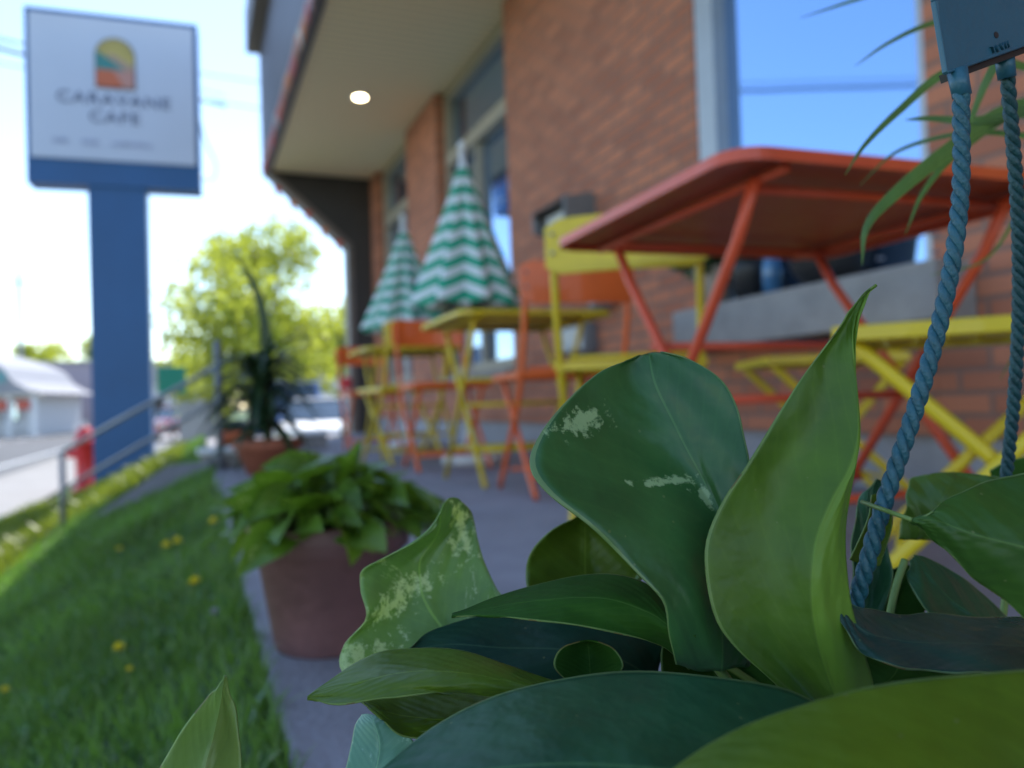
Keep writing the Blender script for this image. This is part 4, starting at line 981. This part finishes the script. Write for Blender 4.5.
# olive leaf pointing left
leaf([row((575,690,.262),(575,700,.262),(575,712,.262)), row((540,679,.268),(540,690,.258),(540,700,.262)), row((505,664,.276),(505,682,.258),(505,697,.258)), row((465,652,.284),(464,674,.258),(462,694,.254)), row((425,648,.288),(424,672,.260),(422,696,.252)),
      row((388,652,.284),(387,676,.262),(386,700,.252)), row((355,665,.276),(355,684,.262),(355,703,.255)), row((328,682,.268),(328,692,.262),(328,702,.259)), row((308,697,.262),(308,698,.262),(308,699,.262))], LM['olive'], ruff=.002, seed=8, label='olive leaf with a thin sharp tip pointing at the lawn')
leaf([row((545,690,.28),(530,700,.28),(520,705,.28)), row((500,690,.285),(490,712,.275),(478,722,.27)), row((450,690,.29),(445,720,.272),(440,738,.265)), row((400,692,.29),(402,716,.274),(408,738,.264)), row((372,696,.285),(375,706,.275),(385,722,.268)), row((356,698,.28),(358,700,.278),(362,704,.274))], LM['bright'], ruff=.002, seed=9)
# dark blue-green leaf in the middle
leaf([row((665,640,.32),(655,680,.31),(640,715,.30)), row((640,622,.325),(620,660,.305),(590,712,.29)), row((590,612,.33),(570,650,.305),(540,710,.285)), row((530,612,.335),(510,648,.31),(490,700,.285)), row((470,618,.33),(460,645,.31),(440,690,.29)), row((430,632,.32),(425,648,.31),(415,670,.295)), row((405,650,.305),(405,655,.305),(405,660,.30))], LM['night'], ruff=.003, seed=10)
# small round leaf
leaf([row((580,690,.275),(592,692,.275),(604,690,.275)), row((558,672,.272),(590,672,.28),(620,672,.272)), row((555,660,.272),(589,656,.284),(622,662,.272)), row((563,648,.274),(588,645,.283),(613,649,.274)), row((580,642,.277),(588,641,.279),(598,642,.277))], LM['dark'], seed=11, label='small round young leaf')
# backlit leaf under the dark one
leaf([row((555,608,.35),(562,612,.35),(570,610,.35)), row((560,625,.35),(590,622,.352),(620,612,.35)), row((572,645,.35),(600,645,.352),(645,630,.35)), row((590,668,.35),(612,668,.35),(640,655,.35)), row((618,690,.35),(622,690,.35),(626,688,.35))], LM['olive'], seed=12)
# bottom dark teal leaf, close to the lens
leaf([row((900,760,.235),(900,860,.21),(900,960,.20)), row((815,704,.24),(815,800,.205),(815,930,.19)), row((760,683,.245),(755,780,.205),(750,920,.185)), row((700,673,.247),(690,770,.205),(680,900,.185)), row((630,672,.247),(620,765,.205),(600,880,.185)), row((560,681,.243),(545,765,.205),(520,860,.187)),
      row((500,698,.238),(480,770,.207),(460,845,.19)), row((440,727,.230),(425,780,.210),(410,840,.195)), row((395,757,.222),(385,790,.212),(375,830,.2)), row((350,795,.215),(350,800,.212),(350,812,.21))], LM['teal'], ruff=.003, seed=13, label='broad dark leaf along the bottom of the view')
# bottom bright leaf, closest
leaf([row((1200,690,.20),(1200,850,.19),(1200,1000,.18)), row((1110,672,.20),(1100,820,.18),(1090,980,.17)), row((1020,670,.198),(1005,790,.172),(990,930,.16)), row((930,677,.194),(915,780,.168),(900,900,.155)), row((850,691,.190),(835,775,.166),(820,870,.153)), row((780,714,.186),(765,780,.165),(750,850,.153)), row((725,742,.182),(712,785,.166),(700,830,.157)), row((675,772,.178),(668,790,.17),(660,812,.165)), row((635,800,.175),(634,802,.174),(633,806,.172))], LM['bright'], ruff=.002, seed=14, label='bright green leaf closest to the lens at the bottom')
# lower left leaf tip
leaf([row((130,850,.25),(190,860,.262),(250,850,.255)), row((140,808,.25),(198,812,.264),(246,808,.255)), row((158,772,.252),(205,772,.266),(242,772,.257)), row((176,742,.255),(212,742,.268),(240,742,.26)), row((192,718,.258),(218,716,.268),(236,716,.262)), row((206,700,.262),(221,698,.267),(231,700,.264)), row((215,690,.264),(223,686,.266),(228,690,.265)), row((224,677,.265),(225,676,.265),(226,677,.265))], LM['pointed'], ruff=.0015, seed=15, label='single pointed leaf tip apart from the others, over the lawn')
leaf([row((335,800,.27),(360,810,.268),(400,800,.262)), row((345,770,.275),(375,772,.27),(420,770,.265)), row((351,745,.28),(380,745,.275),(418,750,.27)), row((355,725,.285),(375,724,.28),(405,732,.275)), row((362,714,.288),(370,714,.285),(385,718,.282))], LM['pale'], seed=16)
# right group
leaf([row((1150,440,.25),(1150,560,.235),(1150,680,.235)), row((1080,455,.252),(1080,560,.235),(1070,660,.235)), row((1022,474,.25),(1015,545,.235),(1010,604,.238)), row((985,484,.248),(975,535,.236),(970,575,.24)), row((955,496,.245),(948,525,.238),(942,548,.241)), row((932,508,.243),(928,520,.24),(925,532,.242)), row((912,520,.242),(912,521,.242),(912,522,.242))], LM['deep'], ruff=.002, seed=17, label='smooth leaf pointing at the rope from the edge of the view')
leaf([row((900,540,.36),(915,540,.36),(930,540,.36)), row((903,515,.36),(935,520,.355),(985,520,.35)), row((905,495,.36),(940,500,.355),(1010,500,.35)), row((912,480,.365),(950,482,.36),(1010,482,.355)), row((930,473,.368),(955,472,.366),(985,475,.36))], LM['mid'], ruff=.003, seed=18)
leaf([row((1060,615,.29),(1060,650,.265),(1060,690,.25)), row((1000,618,.29),(995,645,.262),(990,676,.245)), row((945,616,.288),(940,643,.262),(935,672,.246)), row((900,614,.280),(895,640,.258),(892,664,.246)), row((865,608,.268),(862,630,.254),(860,652,.247)), row((843,600,.258),(840,606,.255),(838,614,.252))], LM['slate'], ruff=.003, seed=19, label='slate green glossy leaf lying flat at the foot of the rope')
leaf([row((1040,650,.33),(1030,670,.32),(1000,680,.31)), row((1000,610,.335),(985,625,.322),(960,640,.312)), row((965,580,.34),(950,600,.325),(925,610,.315)), row((930,560,.34),(925,572,.33),(910,580,.325)), row((915,556,.338),(913,558,.336),(908,562,.334))], LM['teal'], ruff=.003, seed=20)
leaf([row((842,650,.33),(850,650,.33),(870,650,.33)), row((850,590,.335),(868,595,.34),(888,590,.335)), row((852,540,.34),(870,540,.345),(890,540,.34)), row((862,500,.345),(874,498,.347),(886,502,.345)), row((876,480,.348),(878,479,.348),(880,481,.348))], LM['teal'], ruff=.003, seed=21)
leaf([row((860,640,.35),(880,640,.35),(910,640,.35)), row((868,600,.352),(895,600,.356),(930,600,.352)), row((880,578,.354),(905,575,.358),(932,582,.354)), row((900,566,.356),(908,565,.357),(918,568,.356))], LM['dark'], seed=22)
leaf([row((665,700,.30),(720,705,.30),(780,705,.30)), row((662,672,.30),(715,675,.31),(775,680,.30)), row((662,650,.305),(700,650,.315),(760,662,.305)), row((668,636,.31),(690,636,.315),(720,645,.31))], LM['dark'], seed=23)
leaf([row((790,720,.28),(850,700,.28),(900,720,.28)), row((840,690,.285),(890,678,.285),(960,690,.28)), row((850,660,.29),(900,655,.295),(990,664,.29)), row((852,640,.295),(900,640,.3),(960,645,.295))], LM['dark'], seed=24)
leaf([row((990,470,.42),(1000,520,.42),(1010,560,.42)), row((1010,460,.42),(1020,500,.42),(1030,540,.42)), row((1040,455,.42),(1045,480,.42),(1050,510,.42))], LM['dark'], seed=25)
leaf([row((850,560,.30),(866,566,.302),(880,566,.30)), row((868,520,.30),(880,522,.304),(892,524,.30)), row((872,495,.302),(880,494,.304),(888,497,.302))], LM['olive'], seed=26)
# petioles
def stem(pts, r_=.0016, nm='stem', mt=None):
    return MB().tube(crv([at(*p) for p in pts], 16), r_, 8).build(nm, mt or M['stem'], hb, smooth=True, world=True)
stem([(712,660,.27),(740,700,.27),(790,790,.28)], .0018); stem([(640,637,.33),(655,640,.32),(700,650,.31),(780,700,.30)], .0015)
stem([(453,690,.29),(449,712,.288),(452,730,.286)], .0013, mt=mat('pale_stem', (.45, .55, .18), .5)); stem([(640,576,.33),(610,635,.335),(660,680,.32)], .0014)
stem([(905,560,.33),(895,590,.325),(885,640,.32)], .0016); stem([(912,520,.242),(890,512,.25),(862,502,.27)], .0008)
stem([(960,590,.36),(975,620,.35),(985,650,.34)], .0016); stem([(1005,600,.36),(1000,640,.34)], .0016)
# pot and soil
pcx = at(860, 735, .345)
MB().lathe([(.055, -.13), (.075, -.10), (.092, -.02), (.098, -.018), (.100, 0), (.092, .001), (.088, -.03), (.05, -.09)], 48, tuple(pcx)).build('pot', M['black'], hb, smooth=True, world=True)
MB().lathe([(0, -.008), (.05, -.004), (.0895, -.014)], 32, tuple(pcx), cap=False).build('soil', M['soil'], hb, smooth=True, world=True)
# twisted ropes
def rope(pts, r_, nm, turns_per_m, n=260, rm='rope'):
    path = crv([at(*p) for p in pts], n); L_ = sum((path[i+1]-path[i]).length for i in range(n))
    b = MB(); ax = (path[-1]-path[0]).normalized(); a0 = ax.cross(f).normalized(); b0 = ax.cross(a0)
    for k in range(3):
        s = 0; q = []
        for i, p in enumerate(path):
            if i: s += (p-path[i-1]).length
            ang = -2*math.pi*(s*turns_per_m+k/3); q.append(p+(a0*math.cos(ang)+b0*math.sin(ang))*r_*.52)
        b.tube(q, r_*.56, 10)
    return b.build(nm, M[rm], hb, smooth=True, world=True)
rope([(961,88,.272),(960,200,.270),(945,300,.268),(918,400,.264),(885,500,.262),(868,560,.262),(852,618,.268),(840,680,.275)], .0028, 'rope', 62)
rope([(1007,72,.292),(1017,200,.305),(1019,300,.318),(1014,400,.330),(1006,480,.342),(1000,540,.35)], (.0025), 'rope', 70, rm='rope_dark')
# sockets
def sock(a, b_, r_): return MB().tube([at(*a), at(*b_)], r_, 16, rr=[r_, r_*.92]).build('socket', M['teal'], hb, smooth=True, world=True)
sock((957, 70, .272), (962, 96, .272), .0034); sock((1004, 54, .290), (1007, 78, .291), .0034)
# hanger plate: trapezoid with raised rim
hpv = [at(933,-60,.268), at(936,0,.268), at(948,72,.268), at(1030,43,.286), at(1120,10,.306), at(1120,-60,.306)]
nrm = (hpv[3]-hpv[2]).cross(hpv[1]-hpv[2]).normalized()
if nrm.dot(f) > 0: nrm = -nrm
pl_ = MB().prism([p-nrm*.001 for p in hpv], -nrm*.0012).build('hanger_plate', M['teal'], hb, world=True, bevel=.0004)
rb = MB()
for a, c in ((hpv[0], hpv[1]), (hpv[1], hpv[2]), (hpv[2], hpv[3]), (hpv[3], hpv[4])):
    rb.bar(a-nrm*.001, c-nrm*.001, .0010, .0020, nrm.cross(c-a))
rb.build('rim', M['teal'], hb, world=True, bevel=.0004)
rb = MB(); rb.bar(hpv[2]*.93+hpv[4]*.07-nrm*.006-up*.001, hpv[4]-nrm*.006-up*.001, .003, .005, up); rb.build('rib', M['black'], hb, world=True)
hole = at(1002, 32, .2775); hole = hole - nrm*((hole-hpv[2]).dot(nrm)) 
MB().tube([hole-nrm*.0009, hole-nrm*.0002], .0012, 16).build('rivet', M['black'], hb, world=True)
tx = (hpv[3]-hpv[2]).normalized(); ty_ = (-(tx.cross(nrm))).normalized()
if ty_.dot(up) < 0: ty_ = -ty_
tp_ = at(1003, 46, .2785); tp_ = tp_-nrm*((tp_-hpv[2]).dot(nrm)+.0001)
te = text3d('TEVII', .0036, tp_, tx, ty_, mat('teal_emboss', (.020, .088, .130), .5), hb, name='lettering', ext=.0005, spacing=1.35, sx=1.0)

# ------------------------------------------------------------------ long-bladed plant behind the ropes
sp_p = tag(empty('spider_plant', at(1090, 90, .62)), 'long bladed arching plant behind the teal hanger plate', 'plant')
M['blade'] = leaf_mat('blade_leaf', (.08, .18, .06), vari=0, trans=.25, seed=14, rough=.35)
def blade(pts, w, seed=0):
    path = crv([at(*p) for p in pts], 22); b = MB(); vs = []
    for j, p in enumerate(path):
        t = j/22; d = (path[min(j+1, 22)]-path[max(j-1, 0)]).normalized(); s = d.cross(f).normalized()
        hw = w*.36*min(1, .5+t*3)*(1-t**2.2)+.0002
        vs += [p-s*hw+f*hw*.4, p, p+s*hw+f*hw*.4]; b.uv += [(0, t), (.5, t), (1, t)]
    b.add(vs, [(j*3+c, j*3+c+1, (j+1)*3+c+1, (j+1)*3+c) for j in range(22) for c in range(2)])
    b.build('leaf', M['blade'], sp_p, smooth=True, world=True)
blade([(1090,90,.55),(1010,62,.50),(950,70,.47),(900,110,.45),(865,145,.44),(845,175,.44)], .008)
blade([(1090,90,.56),(1010,110,.52),(950,150,.48),(900,190,.46),(868,225,.45),(862,265,.45)], .015)
blade([(1090,100,.56),(1020,110,.52),(960,150,.50),(925,190,.49),(905,235,.485)], .009)
blade([(1070,20,.60),(1000,10,.56),(935,22,.53),(890,42,.51),(855,66,.50)], .006)
blade([(1060,-40,.60),(960,-30,.60),(880,-8,.60),(800,18,.60)], .008)
blade([(1090,120,.55),(1030,112,.52),(980,120,.50),(930,118,.50),(905,120,.50)], .010)
blade([(1090,120,.56),(1040,135,.54),(970,132,.53),(900,150,.55),(860,185,.56)], .006)
blade([(1080,40,.50),(1040,30,.46),(1000,60,.44),(975,110,.44),(955,170,.45)], .009)
blade([(1090,100,.62),(1050,150,.60),(1020,210,.60),(985,260,.62),(930,275,.64)], .005)
blade([(1090,110,.60),(1070,200,.56),(1040,300,.56),(1000,380,.58)], .006)
blade([(1090,90,.58),(1050,60,.56),(1000,35,.55),(940,30,.55)], .006)
spc = at(1190, 110, .62)
MB().lathe([(.05, -.11), (.075, 0), (.08, 0), (.07, -.01), (.045, -.1)], 32, tuple(spc)).build('pot', M['mauve'], sp_p, smooth=True, world=True)
MB().tube([spc+Vector((0, 0, 0)), spc+Vector((0, 0, 1.2))], .0015, 6).build('hanger_cord', M['rope'], sp_p, world=True)
